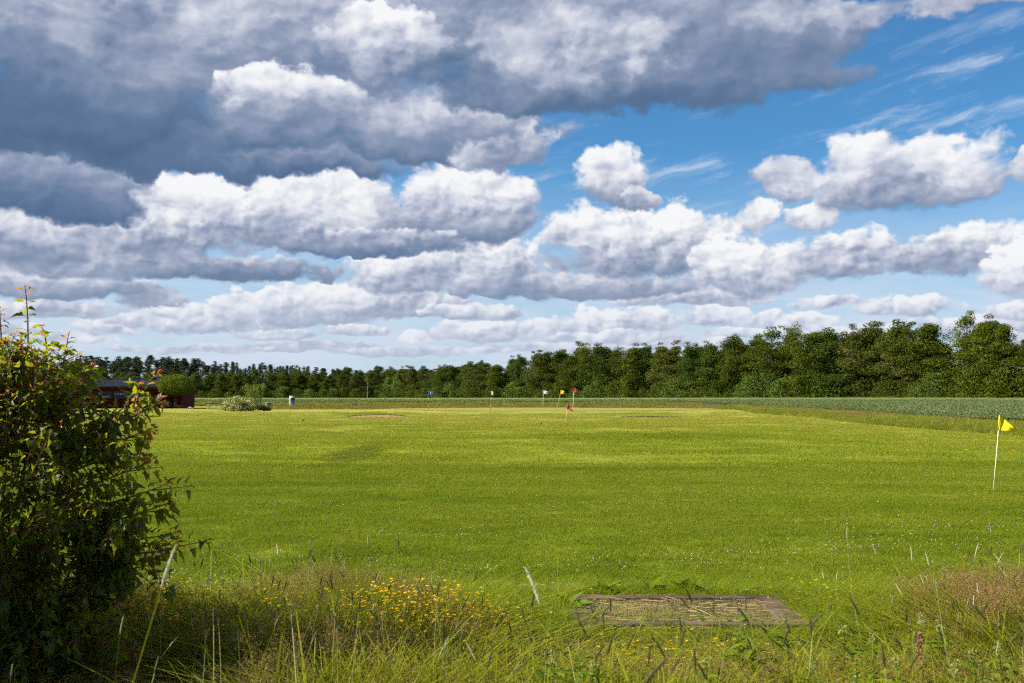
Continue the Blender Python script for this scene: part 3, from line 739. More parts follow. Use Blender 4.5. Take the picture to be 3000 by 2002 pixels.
TOPS = [(1120, 1090), (1200, 1078), (1280, 1072), (1400, 1066), (1500, 1052), (1577, 1030), (1660, 1030), (1790, 1020), (1915, 1014), (2040, 1008), (2150, 985), (2210, 982), (2330, 962), (2430, 964), (2500, 952), (2600, 942), (2680, 950), (2760, 932), (2860, 938), (2940, 944), (3000, 960), (3300, 950)]
tx = [q[0] for q in TOPS]; ty = [q[1] for q in TOPS]
LA, LB = np.array([112.0, 212.0]), np.array([-58.0, 425.0])
def line_pt(s): return LA + (LB - LA) * s
MARKS = [(1330, 'behind the blue flag'), (1530, 'behind the spotted white flag'), (1640, 'behind the leaning yellow flag'), (1800, 'behind the two red flags'), (2100, 'right of the tall red flag'),
         (2330, 'above the bending mown edge'), (2560, 'left of the tallest crowns'), (2780, 'left of the corner flag'), (3600, 'above the yellow corner flag')]
def mark(px):
    for m, q in MARKS:
        if px < m: return q
    return MARKS[-1][1]
s = -0.20
while s < 1.0:
    q = line_pt(s); x, y = q + trng.normal(0, 1.3, 2)
    px = 1500 + x / y * FPX
    topy = np.interp(px, tx, ty) + trng.uniform(-6, 12) * 215 / y
    h = max(6.0, CAM_H + (HORIZON - topy) / FPX * y - float(hz(x, y)))
    big = trng.uniform() < 0.16 and px > 1500
    kind = OPEN if big else ALD
    plant_tree(kind[trng.integers(len(kind))], x, y, h * (1.03 if big else trng.uniform(0.90, 1.04)), 'alder_tree',
               ('open-topped alder with thin crown, ' if big else 'dense leafy alder in the front row, ') + mark(px), 'tree', 'front trees of the wood edge ' + mark(px), wide=trng.uniform(0.9, 1.5))
    s += 4.7 / np.linalg.norm(LB - LA) * trng.uniform(0.6, 1.5)
s = -0.20
while s < 1.0:     # second row, lower trees fill the gaps
    q = line_pt(s) + np.array([5.5, 6.0]); x, y = q + trng.normal(0, 1.2, 2)
    px = 1500 + x / y * FPX
    h = max(6.0, CAM_H + (HORIZON - np.interp(px, tx, ty)) / FPX * y - float(hz(x, y))) * trng.uniform(0.78, 0.98)
    plant_tree(ALD[trng.integers(len(ALD))], x, y, h, 'alder_tree', 'alder in the second row, ' + mark(px), 'tree', 'second row of the wood ' + mark(px), wide=trng.uniform(1.0, 1.4))
    s += 6.5 / np.linalg.norm(LB - LA) * trng.uniform(0.75, 1.3)
s = -0.18
while s < 1.0:     # bushes along the foot of the wood
    q = line_pt(s) + np.array([-3.2, -3.0]); x, y = q + trng.normal(0, 0.7, 2)
    px = 1500 + x / y * FPX
    plant_tree(SHR[trng.integers(len(SHR))], x, y, trng.uniform(3.0, 6.5), 'hazel_bush', 'low bush at the wood foot, ' + mark(px), 'bush', 'bushes at the foot of the wood ' + mark(px), wide=1.2)
    s += 4.6 / np.linalg.norm(LB - LA) * trng.uniform(0.7, 1.3)
# bright young maple in front of the wood
x, y = xat(1165, 405), 405.0
plant_tree(FRE[0], x, y, 10.5, 'maple_tree', 'fresh light green tree standing out left of the blue flag', 'tree', None, 1.05)
x, y = xat(1140, 408), 408.0
plant_tree(FRE[0], x, y, 9.0, 'maple_tree', 'smaller fresh green tree right of the bare grey trunk', 'tree', None, 0.9)
# left block of the wood behind the range
LMARK = [(450, 'behind the red shed'), (640, 'above the picnic table'), (830, 'above the 75 tub'), (980, 'behind the 175 barrel'), (1300, 'above the 150 and 200 boards')]
def lmark(px):
    for m, q in LMARK:
        if px < m: return q
    return LMARK[-1][1]
LT = [(-100, 1102), (300, 1102), (450, 1100), (600, 1104), (700, 1097), (850, 1092), (960, 1098), (1060, 1095), (1180, 1090)]
for row, (D0, st, kk) in enumerate(((418, 5.4, ALD), (428, 6.0, ALD), (412, 4.6, SHR), (500, 6.2, ALD))):
    X = -236.0
    while X < -44:
        y = D0 + trng.normal(0, 1.5); px = 1500 + X / y * FPX
        top_ = np.interp(px, [q[0] for q in LT], [q[1] for q in LT]) + trng.uniform(-5, 7)
        h = CAM_H + (HORIZON - top_) / FPX * y - float(hz(X, y))
        h *= (1.0, 1.04, 0.42, 1.0)[row]
        if row == 3: h = CAM_H + (HORIZON - top_ + 13) / FPX * y - float(hz(X, y))
        if kk is SHR: plant_tree(SHR[trng.integers(3)], X, y, h * trng.uniform(.7, 1.2), 'hazel_bush', 'low bush at the far field edge, ' + lmark(px), 'bush', 'bushes of the far wood edge ' + lmark(px), 1.2)
        else: plant_tree(ALD[trng.integers(9)], X, y, h * trng.uniform(.86, 1.05), 'alder_tree', ('rounded tree in the far wood front, ', 'tree in the far wood second row, ', '', 'tree low before the pines, ')[row] + lmark(px), 'tree', ('far wood front row ', 'far wood second row ', '', 'trees before the pines ')[row] + lmark(px), 1.25)
        X += st * trng.uniform(.75, 1.3)
# pines on the rise behind
PT = [(-100, 1062), (150, 1055), (250, 1050), (400, 1046), (470, 1050), (520, 1045), (600, 1062), (700, 1066), (800, 1073), (900, 1078), (1000, 1086), (1100, 1092), (1250, 1084), (1400, 1076)]
for row, (D0, st) in enumerate(((585, 3.9), (612, 4.0), (560, 4.6), (630, 4.2))):
    X = -330.0
    while X < -18:
        y = D0 + trng.normal(0, 4); px = 1500 + X / y * FPX
        top_ = np.interp(px, [q[0] for q in PT], [q[1] for q in PT]) + trng.uniform(-8, 15) + (0, -1, 14, 4)[row]
        h = CAM_H + (HORIZON - top_) / FPX * y - float(hz(X, y))
        sp = (px > 620 and trng.uniform() < 0.55)
        k = SPR if sp else PIN
        if h > 4 and not (row == 2 and px > 1000):
            plant_tree(k[trng.integers(len(k))], X, y, h, 'spruce_tree' if sp else 'pine_tree', ('dark pointed spruce' if sp else 'dark round-topped pine') + ' on the rise, ' + lmark(px), 'tree', ('spruces' if sp else 'pines') + ' on the rise ' + lmark(px), trng.uniform(1.1, 1.8))
        X += st * trng.uniform(.5, 1.6)
# bare grey trunk in the far wood
mb = MB(); rr_ = np.random.default_rng(3)
mb.tube([(0, 0, 0), (.1, 0, 4), (0, 0, 8.5)], [.22, .16, .03], 6)
for i in range(14):
    z = 2.5 + i * .42; a = rr_.uniform(0, 6.28)
    mb.tube([(0, 0, z), (math.cos(a) * .7, math.sin(a) * .7, z + .8), (math.cos(a) * 1.0, math.sin(a) * 1.0, z + 1.7)], [.05, .03, .01], 4)
M['deadwood'] = plain('dead_wood', (0.24, 0.18, 0.14), .9, .1)
o = mb.build('dead_tree', M['deadwood'], loc=(xat(1076, 406), 406, float(hz(-60, 406))))
tag(o, 'bare grey dead tree before the wood, above the 150 board', 'tree')
# ------------------------------------------------------------------ red shelter, clipped trees, tables, targets
M['redwall'] = plain('red_boards', (0.070, 0.006, 0.005), 0.8, 0.15, var=0.25, scale=3)
M['roofmetal'] = plain('dark_blue_roof_sheet', (0.016, 0.018, 0.032), 0.6, 0.25, var=0.2, scale=2)
DS = 108.0
sx0, sx1 = xat(60, DS), xat(531, DS)
shed = empty('range_shelter', ((sx0 + sx1) / 2, DS, 0.0))
tag(shed, 'long dark red board shelter with ribbed roof behind the maple', 'building')
W = sx1 - sx0; hw = W / 2
wall_h = 2.05
mb = MB(); mb.box((0, 0, wall_h / 2), (W, 0.08, wall_h)); wall = mb.build('wall', M['redwall'], shed)
bw = 0.21; nb = int(W / bw)
lp = None
for k in range(nb):
    x = -hw + (k + .5) * bw
    if xat(150, DS) - shed.location.x > x: continue
    if lp is None:
        m_ = MB(); m_.box((0, 0, 0), (0.07, 0.04, wall_h - 0.06)); lp = m_.build('batten', M['redwall'], wall, loc=(x, -0.062, wall_h / 2)); continue
    add('batten', lp.data, wall, (x, -0.062, wall_h / 2))
mb = MB(); mb.box((hw - 0.04, 2.35, 1.05), (0.08, 4.5, 2.1)); mb.build('end_wall', M['redwall'], shed)
mb = MB(); mb.box((0, -0.03, wall_h + 0.05), (W + .05, 0.16, 0.1)); mb.build('top_rail', M['redwall'], shed)
for k in range(10):
    x = -hw + 0.2 + k * (W - 0.4) / 9
    mb = MB(); mb.box((x, 0.05, 1.2), (0.1, 0.1, 2.5)); mb.build('post', M['brownwood'], shed)
    mb = MB(); mb.box((x, 4.4, 1.5), (0.1, 0.1, 3.0)); mb.build('post', M['brownwood'], shed)
za, zb, ya, yb = 2.36, 3.10, -0.45, 4.9
x0r = -hw - 0.3; x1r = hw - 0.6
mb = MB(); pr = 0.30; nr = int((x1r - x0r) / pr)
pv = []
for k in range(nr + 1):
    xx = x0r + k * pr
    for dx, dz in ((0, 0), (0.19, 0), (0.21, 0.045), (0.27, 0.045), (0.29, 0)):
        pv.append((xx + dx, dz))
v = []; f = []
for (xx, dz) in pv: v += [(xx, ya, za + dz), (xx, yb, zb + dz)]
for k in range(len(pv) - 1): f.append((2 * k, 2 * k + 2, 2 * k + 3, 2 * k + 1))
b = len(v)
for (xx, dz) in pv: v += [(xx, ya, za - 0.03), (xx, yb, zb - 0.03)]
for k in range(len(pv) - 1): f.append((b + 2 * k + 1, b + 2 * k + 3, b + 2 * k + 2, b + 2 * k)); f.append((2 * k, b + 2 * k, b + 2 * k + 2, 2 * k + 2))
mb.poly(v, f); roof = mb.build('roof', M['roofmetal'], shed)
for k in range(16):
    x = -hw + 0.2 + k * (W - 1.2) / 15
    T_ = Matrix.Rotation(math.atan((zb - za) / (yb - ya)), 4, 'X')
    mb = MB(); mb.box((x, (ya + yb) / 2, (za + zb) / 2 - 0.09), (0.07, 5.2, 0.1), tilt=T_); mb.build('rafter', M['brownwood'], roof)
def text(body, size, loc, mat, parent=None, rot=(R(90), 0, 0), name='lettering', ext=0.004, bold=False):
    c = bpy.data.curves.new(name, 'FONT'); c.body = body; c.size = size; c.align_x = 'CENTER'; c.align_y = 'CENTER'; c.extrude = ext
    if bold: c.offset = size * 0.018
    o = bpy.data.objects.new(name, c); COL.objects.link(o)
    dg = bpy.context.evaluated_depsgraph_get(); me = bpy.data.meshes.new_from_object(o.evaluated_get(dg))
    bpy.data.objects.remove(o); me.materials.append(mat)
    return add(name, me, parent, loc, rot)
M['paleletter'] = plain('pale_lettering', (0.55, 0.58, 0.62), 0.6, 0.2, var=0.05)
def board(px0, px1, py0, py1, name='sign_board'):
    xa, xb = xat(px0, DS) - shed.location.x, xat(px1, DS) - shed.location.x
    z0, z1 = zat(py1, DS), zat(py0, DS)
    mb = MB(); mb.box((0, 0, 0), (xb - xa, 0.03, z1 - z0))
    return mb.build(name, M['navy'], shed, loc=((xa + xb) / 2, -0.105, (z0 + z1) / 2)), xb - xa, z1 - z0
o, w_, h_ = board(216, 268, 1148, 1168)
fr = MB()
for (cx_, cz_, dx, dz) in ((0, .25, 1.6, .03), (0, -.22, 1.6, .03), (-.81, .015, .03, .46), (.81, .015, .03, .46)): fr.box((cx_, -0.02, cz_), (dx, 0.012, dz))
fr.build('outline', M['paleletter'], o)
fr = MB(); rb = random.Random(4)
for k in range(13): fr.box((-0.5 + k * 0.1 + (0.04 if k > 3 else 0), -0.02, -0.12), (0.05 + rb.random() * .03, 0.012, 0.085))
fr.build('small_lettering', M['paleletter'], o)
o, w_, h_ = board(270, 330, 1147, 1168)
text('A', 0.34, (-0.62, -0.018, -0.17), M['paleletter'], o); text('hotell', 0.34, (0.42, -0.018, -0.17), M['paleletter'], o)
fr = MB(); pts = [(0.15 * math.cos(a), 0, 0.15 * math.sin(a)) for a in np.linspace(0, 6.283, 25)]; fr.tube(pts, 0.012, 5, False); fr.build('ring', M['paleletter'], o, loc=(-0.2, -0.02, 0.18))
text('h', 0.2, (-0.2, -0.018, 0.18), M['paleletter'], o)
o, w_, h_ = board(332, 412, 1147, 1168)
fr = MB()
for k in range(9): fr.box((-1.2 + k * 0.28, -0.02, 0.1), (0.16, 0.012, 0.1))
fr.build('small_lettering', M['paleletter'], o)

M['ball'] = foliage('clipped_willow_leaf', (0.030, 0.062, 0.003), (0.15, 0.18, 0.012), (0.20, 0.24, 0.012), tr=0.25, spec=.08, nscale=1.2, inst=0.0)
def ball_tree(px, pyb, D, wpx, ytop, ybot, label, seed):
    r = np.random.default_rng(seed)
    x = xat(px, D); e = empty('ball_tree', (x, D, 0)); tag(e, label, 'tree', 'clipped ball trees by the shelter')
    zt, zb_ = zat(ytop, D), zat(ybot, D); rx = wpx / 2 / FPX * D; rz_ = (zt - zb_) / 2; cz = (zt + zb_) / 2
    mb = MB(); mb.tube([(0, 0, 0), (.03, 0, zb_ * .6), (0, 0, cz)], [.17, .13, .09], 9)
    for k in range(9):
        a = k * .7; mb.tube([(0, 0, zb_ * .8), (math.cos(a) * rx * .4, math.sin(a) * rx * .4, cz), (math.cos(a) * rx * .75, math.sin(a) * rx * .75, cz + rz_ * .3)], [.07, .04, .015], 5)
    mb.build('trunk', M['bark'], e, True)
    n = 15000
    d = r.normal(0, 1, (n, 3)); d /= np.linalg.norm(d, axis=1)[:, None]
    rad = 1 - 0.55 * r.uniform(0, 1, n) ** 2.2 + 0.07 * np.sin(d[:, 0] * 7 + seed) * np.cos(d[:, 2] * 6 + d[:, 1] * 5) + np.where(r.uniform(0, 1, n) < .05, r.uniform(0, .09, n), 0)
    P = d * rad[:, None] * np.array([rx, rx, rz_]); P[:, 2] = np.where(P[:, 2] < -0.55 * rz_, P[:, 2] * .82, P[:, 2]) + cz
    v, f = flecks(P, 0.11 * r.uniform(.6, 1.4, n), r, 0.3)
    add('crown', mesh_np('crown', v, f, [M['ball']]), e)
ball_tree(514, 1197, 106.5, 105, 1098, 1164, 'clipped ball-shaped green tree at the right end of the red shelter', 1)
ball_tree(208, 1197, 106.0, 112, 1093, 1158, 'clipped ball-shaped tree before the shelter, half hidden by the maple', 2)
def clump_shrub(name, loc, rx, ry, h, mat, n, leaf, label, cat, seed, nclump=40, stem=True):
    r = np.random.default_rng(seed); e = empty(name, loc); tag(e, label, cat)
    mb = MB()
    for k in range(9):
        a = r.uniform(0, 6.28); mb.tube([(r.normal(0, .1), r.normal(0, .1), 0), (math.cos(a) * rx * .4, math.sin(a) * ry * .4, h * .5), (math.cos(a) * rx * .7, math.sin(a) * ry * .7, h * .8)], [.03, .02, .008], 5)
    mb.build('stem', M['bark'], e)
    d = r.normal(0, 1, (nclump, 3)); d[:, 2] = np.abs(d[:, 2]); d /= np.linalg.norm(d, axis=1)[:, None]
    c = d * r.uniform(.45, .9, nclump)[:, None] * np.array([rx, ry, h]); c[:, 2] = np.maximum(c[:, 2], .12 * h)
    k = r.integers(0, nclump, n); dd = r.normal(0, 1, (n, 3)); dd /= np.linalg.norm(dd, axis=1)[:, None]
    P = c[k] + dd * (r.uniform(.3, 1, n)[:, None]) * np.array([.24 * rx, .24 * ry, .2 * h]); P = P[P[:, 2] > 0.02]
    v, f = flecks(P, leaf * r.uniform(.6, 1.3, len(P)), r, .3)
    add('crown', mesh_np('crown', v, f, [mat] if not isinstance(mat, list) else mat, False, (r.uniform(0, 1, len(f)) < .68).astype(int) if isinstance(mat, list) else None), e)
    return e
M['shrubleaf'] = foliage('shrub_leaf', (0.05, 0.075, 0.012), (0.13, 0.16, 0.03), (0.16, 0.2, 0.03), tr=.25, nscale=1.5)
M['cream'] = foliage('cream_blossom', (0.36, 0.38, 0.11), (0.62, 0.60, 0.26), (0.45, 0.46, 0.15), tr=.2, nscale=2)
M['darkshrub'] = foliage('dark_shrub_leaf', (0.02, 0.04, 0.008), (0.06, 0.09, 0.018), (0.08, 0.11, 0.015), tr=.2, nscale=1.5)
Df = 92.0
clump_shrub('flowering_shrub', (xat(708, Df), Df, 0), 1.95, 1.3, 1.52, [M['shrubleaf'], M['cream']], 9000, .12, 'broad shrub covered in cream blossom beside the picnic table', 'shrub', 5, 60)
clump_shrub('shade_clump', (xat(775, 93), 93, 0), .9, .6, .55, M['darkshrub'], 1500, .12, 'low dark leaf clump standing in for shade right of the cream shrub', 'shrub', 6)  # dark leaves added where the cream shrub's shade falls
clump_shrub('wall_shrub', (xat(445, 106.3), 106.3, 0), 1.3, .8, 1.9, M['darkshrub'], 3200, .13, 'dark green shrub against the red shelter wall left of the ball tree', 'shrub', 7)
clump_shrub('wall_shrub', (xat(487, 105.2), 105.2, 0), .75, .5, .75, M['darkshrub'], 1300, .12, 'small grey green shrub at the foot of the ball tree', 'shrub', 8)
clump_shrub('wall_shrub', (xat(520, 105.4), 105.4, 0), .8, .4, .4, M['darkshrub'], 900, .12, 'low weeds around the trunk of the ball tree', 'shrub', 9)
M['sapling'] = foliage('sapling_leaf', (0.06, 0.10, 0.008), (0.17, 0.21, 0.02), (0.25, 0.3, 0.02), tr=.35, nscale=1.2)
def sapling(px, D, ytop, ycrown, wpx, label, seed):
    r = np.random.default_rng(seed); e = empty('young_tree', (xat(px, D), D, 0)); tag(e, label, 'tree')
    zt, zc = zat(ytop, D), zat(ycrown, D); w = wpx / 2 / FPX * D; mb = MB()
    mb.tube([(-.15, 0, 0), (-.02, 0, zc), (.05, 0, zt * .9)], [.06, .05, .015], 7); C = []
    for k in range(16):
        z0 = zc + (zt - zc) * k / 20; a = r.uniform(0, 6.28); q = w * r.uniform(.4, 1)
        c = (math.cos(a) * q, math.sin(a) * q, z0 + (zt - zc) * .25); mb.tube([(0, 0, z0), c], [.025, .006], 4); C.append(c)
    mb.build('trunk', M['bark'], e)
    C = np.array(C); n = 1500; P = C[r.integers(0, 16, n)] + r.normal(0, 1, (n, 3)) * np.array([w * .28, w * .28, (zt - zc) * .12])
    v, f = flecks(P, .14 * r.uniform(.6, 1.3, n), r, .2); add('crown', mesh_np('crown', v, f, [M['sapling']]), e)
sapling(740, 112, 1133, 1180, 46, 'leafy young tree rising behind the cream flowering shrub', 1)
sapling(766, 110, 1131, 1164, 22, 'slender young tree with bare stem between the shrub and the 75 tub', 2)

M['palewood'] = plain('grey_table_wood', (0.48, 0.43, 0.36), 0.85, 0.1, var=.3, scale=9)
def picnic(px, py, L, Wd, H, label, rz, wood, xleg=False):
    x, y = gp(px, py); e = empty('picnic_table', (x, y, 0), rz); tag(e, label, 'table')
    for k in range(4 if not xleg else 3):
        mb = MB(); mb.box((0, -Wd * .3 + k * Wd * .2, H), (L, Wd * .18, .07)); mb.build('top_plank', M['brownwood'], e)
    for s in (-1, 1):
        mb = MB(); mb.box((0, s * Wd * .85, H * .58), (L, Wd * .26, .065)); mb.build('bench', wood, e)
        mb = MB(); mb.box((s * L * .36, 0, H * .52), (.06, Wd * 1.8, .07)); mb.build('crossbar', wood, e)
        mb = MB(); mb.box((s * L * .36, 0, H - .06), (.06, Wd * .8, .07)); mb.build('crossbar', wood, e)
        for q in (-1, 1):
            mb = MB(); mb.tube([(s * L * .36, q * Wd * .75, 0), (s * L * .36, q * Wd * .28, H - .05)], .06, 4); mb.build('leg', wood, e)
    return e
picnic(627, 1200, 1.5, .75, .58, 'weathered wooden picnic table between the ball tree and the cream shrub', R(8), M['palewood'])
# low trestle with plank top right of the 175 barrel
x, y = xat(893, 106), 106.0
e = empty('plank_trestle', (x, y, 0)); tag(e, 'low brown plank bench on crossed legs right of the 175 barrel', 'bench')
for k in range(3):
    mb = MB(); mb.box((0, -.12 + k * .13, .33), (1.72, .11, .08)); mb.build('top_plank', M['brownwood'], e)
for s in (-1, 1):
    for q in (-1, 1):
        mb = MB(); mb.tube([(s * .55 - .22 * q, -.05 * q, 0), (s * .55 + .22 * q, .05 * q, .31)], .035, 4); mb.build('leg', M['brownwood'], e)
# 75 tub, 175 barrel, 50 drum
M['zinc'] = plain('grey_painted_steel', (0.27, 0.30, 0.33), 0.6, 0.2, var=0.15, scale=3)
D7 = 103.0; mid = (778 + 799) / 2
e = empty('distance_tub', (xat(mid, D7), D7, 0)); tag(e, 'pale grey tub with 75 in black and a dark hatch', 'tub')
r7 = 10.5 / FPX * D7; zt = zat(1180, D7); mb = MB(); mb.lathe([(r7 * .86, 0), (r7 * .93, zt * .5), (r7, zt), (r7 * 1.04, zt), (r7 * 1.04, zt - .04), (r7 * .9, zt - .05), (0.01, zt - .05)], 28); mb.build('shell', M['zinc'], e, True)
def curved(name, parent, rad, a0, a1, z0, z1, mat, n=10, t=.012):
    v = []; f = []
    for k in range(n + 1):
        a = a0 + (a1 - a0) * k / n
        for rr_ in (rad, rad + t): v += [(rr_ * math.sin(a), -rr_ * math.cos(a), z0), (rr_ * math.sin(a), -rr_ * math.cos(a), z1)]
    for k in range(n):
        b = 4 * k; f += [(b + 2, b + 6, b + 7, b + 3), (b, b + 1, b + 5, b + 4), (b + 1, b + 3, b + 7, b + 5), (b, b + 4, b + 6, b + 2)]
    mb = MB(); mb.poly(v, f); return mb.build(name, mat, parent)
curved('hatch', e, r7 * .95, R(-30), R(70), .05, zt * .36, M['black'])
text('75', zt * .62, (.05, -r7 * 1.06, zt * .68), M['black'], e, bold=True)
D1 = 109.0
e = empty('distance_barrel', (xat(856, D1), D1, 0)); tag(e, 'tall grey steel barrel marked 175 with a dark slot', 'barrel')
r1 = 8.2 / FPX * D1; zt = zat(1160, D1); mb = MB()
prof = []
for k in range(4):
    z = zt * k / 3
    if 0 < k < 3: prof += [(r1, z - .03), (r1 * 1.03, z), (r1, z + .03)]
    else: prof += [(r1, z)]
prof += [(r1 * .93, zt), (r1 * .9, zt - .06), (.01, zt - .06)]; mb.lathe(prof, 28); mb.build('shell', M['zinc'], e, True)
curved('slot', e, r1 * 1.005, R(-20), R(75), zt * .62, zt * .80, M['black'])
text('175', zt * .24, (.06, -r1 * 1.05, zt * .47), M['black'], e, bold=True)
D5 = 114.0
e = empty('distance_drum', (xat(755, D5), D5, 0)); tag(e, 'dark drum top marked 50 showing beside the cream shrub', 'drum')
z0, z1 = zat(1184, D5), zat(1174, D5); mb = MB(); mb.box((0, 0, (z0 + z1) / 2), (.62, .4, z1 - z0)); mb.build('board', M['navy'], e)
text('50', .34, (.12, -.215, (z0 + z1) / 2), M['zinc'], e, bold=True)
mb = MB(); mb.lathe([(.5, 0), (.55, .12), (.5, z0 - .01), (.02, z0 - .01)], 24); mb.build('drum_base', M['zinc'], e, True)
def range_board(px0, px1, py0, py1, D, num, label):
    e = empty('distance_board', (xat((px0 + px1) / 2, D), D, float(hz(xat(px0, D), D)))); tag(e, label, 'sign', 'black distance boards')
    w = (px1 - px0) / FPX * D; z0, z1 = zat(py1, D) - e.location.z, zat(py0, D) - e.location.z
    mb = MB(); mb.box((0, 0, (z0 + z1) / 2), (w, .03, z1 - z0)); mb.build('board', M['black'], e)
    mb = MB(); mb.box((0, .03, z0 / 2 + .05), (.05, .03, z0 + .1)); mb.build('post', M['greywood'], e)
    text(num, (z1 - z0) * .95, (0, -.02, (z0 + z1) / 2), M['white'], e, bold=True)
range_board(1044, 1058, 1184.3, 1190, 113, '150', 'small black board reading 150 beside the dark tyre')
range_board(1128, 1141, 1179.2, 1184.4, 130, '200', 'small black board reading 200 on a post left of the blue flag')
# half-sunk tyre, leaning sticks, bits by the shelter
mb = MB(); pts = [(.16 * math.cos(a), 0, .16 * math.sin(a)) for a in np.linspace(0, 6.283, 25)]; mb.tube(pts, .075, 8, False); mb.lathe([(0.01, .0), (.15, .01)], 16)
D_ = 111.0; o = mb.build('tyre', M['black'], loc=(xat(1036.5, D_), D_, .17), rot=(0, 0, .3)); 
m2 = MB(); m2.tube([(0, -.03, 0), (0, .03, 0)], .15, 16); m2.build('wheel_disc', M['black'], o); tag(o, 'dark round tyre standing upright left of the 150 board', 'tyre')
for (a, b_, lab) in (((1179, 1193), (1190, 1178), 'thin leaning stick, left of the pair before the crop'), ((1186, 1194), (1198, 1182), 'thin leaning stick, right of the pair before the crop')):
    D_ = 106.0; p0 = Vector((xat(a[0], D_), D_, zat(a[1], D_) - .05)); p1 = Vector((xat(b_[0], D_), D_ + .3, zat(b_[1], D_)))
    mb = MB(); mb.tube([(0, 0, 0), tuple((p1 - p0) * .5 + Vector((.01, 0, 0))), tuple(p1 - p0)], [.02, .018, .013], 6); tag(mb.build('leaning_stick', M['greywood'], loc=tuple(p0)), lab, 'stick', 'leaning sticks before the crop')
e = empty('ball_trolley', (xat(557, 103), 103, 0)); tag(e, 'small white cart lying on the grass right of the shelter', 'cart')
mb = MB(); mb.box((0, 0, .13), (.26, .3, .14)); mb.build('tray', M['white'], e)
for dx in (-.09, .09):
    mb = MB(); mb.tube([(dx, -.18, .06), (dx, -.14, .06)], .06, 12); mb.build('wheel', M['black'], e)
mb = MB(); mb.tube([(-.1, 0, .1), (-.55, 0, .06)], .03, 6); mb.build('handle', M['black'], e)
mb = MB(); mb.box((0, 0, .04), (1.5, .12, .08)); tag(mb.build('edge_log', M['brownwood'], loc=(xat(590, 102.5), 102.5, 0)), 'dark log lying on the grass left of the picnic table', 'log')

# ------------------------------------------------------------------ flags
def cloth(name, col, spots=None):
    m, t, g, out = newmat(name); tc = t.nodes.new('ShaderNodeTexCoord')
    c = g.mixc(g.mr(g.noise(tc.outputs['Object'], 5, 3, .5), .3, .7), tuple(q * .9 for q in col), col)
    if spots:
        n = g.mr(g.noise(tc.outputs['Object'], spots[1], 2, .5), .55, .60); c = g.mixc(n, c, spots[0])
    p = pbsdf(t, None, c, .7, .2); tl = t.nodes.new('ShaderNodeBsdfTranslucent'); t.links.new(c, tl.inputs[0])
    mx = t.nodes.new('ShaderNodeMixShader'); mx.inputs[0].default_value = .5
    t.links.new(p.outputs[0], mx.inputs[1]); t.links.new(tl.outputs[0], mx.inputs[2]); t.links.new(mx.outputs[0], out.inputs[0]); return m
M['f_yellow'] = cloth('yellow_cloth', (0.88, 0.76, 0.02)); M['f_red'] = cloth('red_cloth', (0.68, 0.04, 0.11)); M['f_white'] = cloth('white_cloth', (0.75, 0.75, 0.76))
M['f_blue'] = cloth('blue_cloth', (0.09, 0.20, 0.46)); M['f_spot'] = cloth('spotted_cloth', (0.75, 0.74, 0.68), ((0.10, 0.09, 0.05), 14))
M['p_yellow'] = plain('yellow_band', (0.65, 0.42, 0.03), .5, .3, var=.1); M['p_black'] = plain('black_band', (0.02, 0.03, 0.02), .5, .3, var=.1); M['p_white'] = plain('white_pole', (0.78, 0.74, 0.62), .45, .3, var=.06)
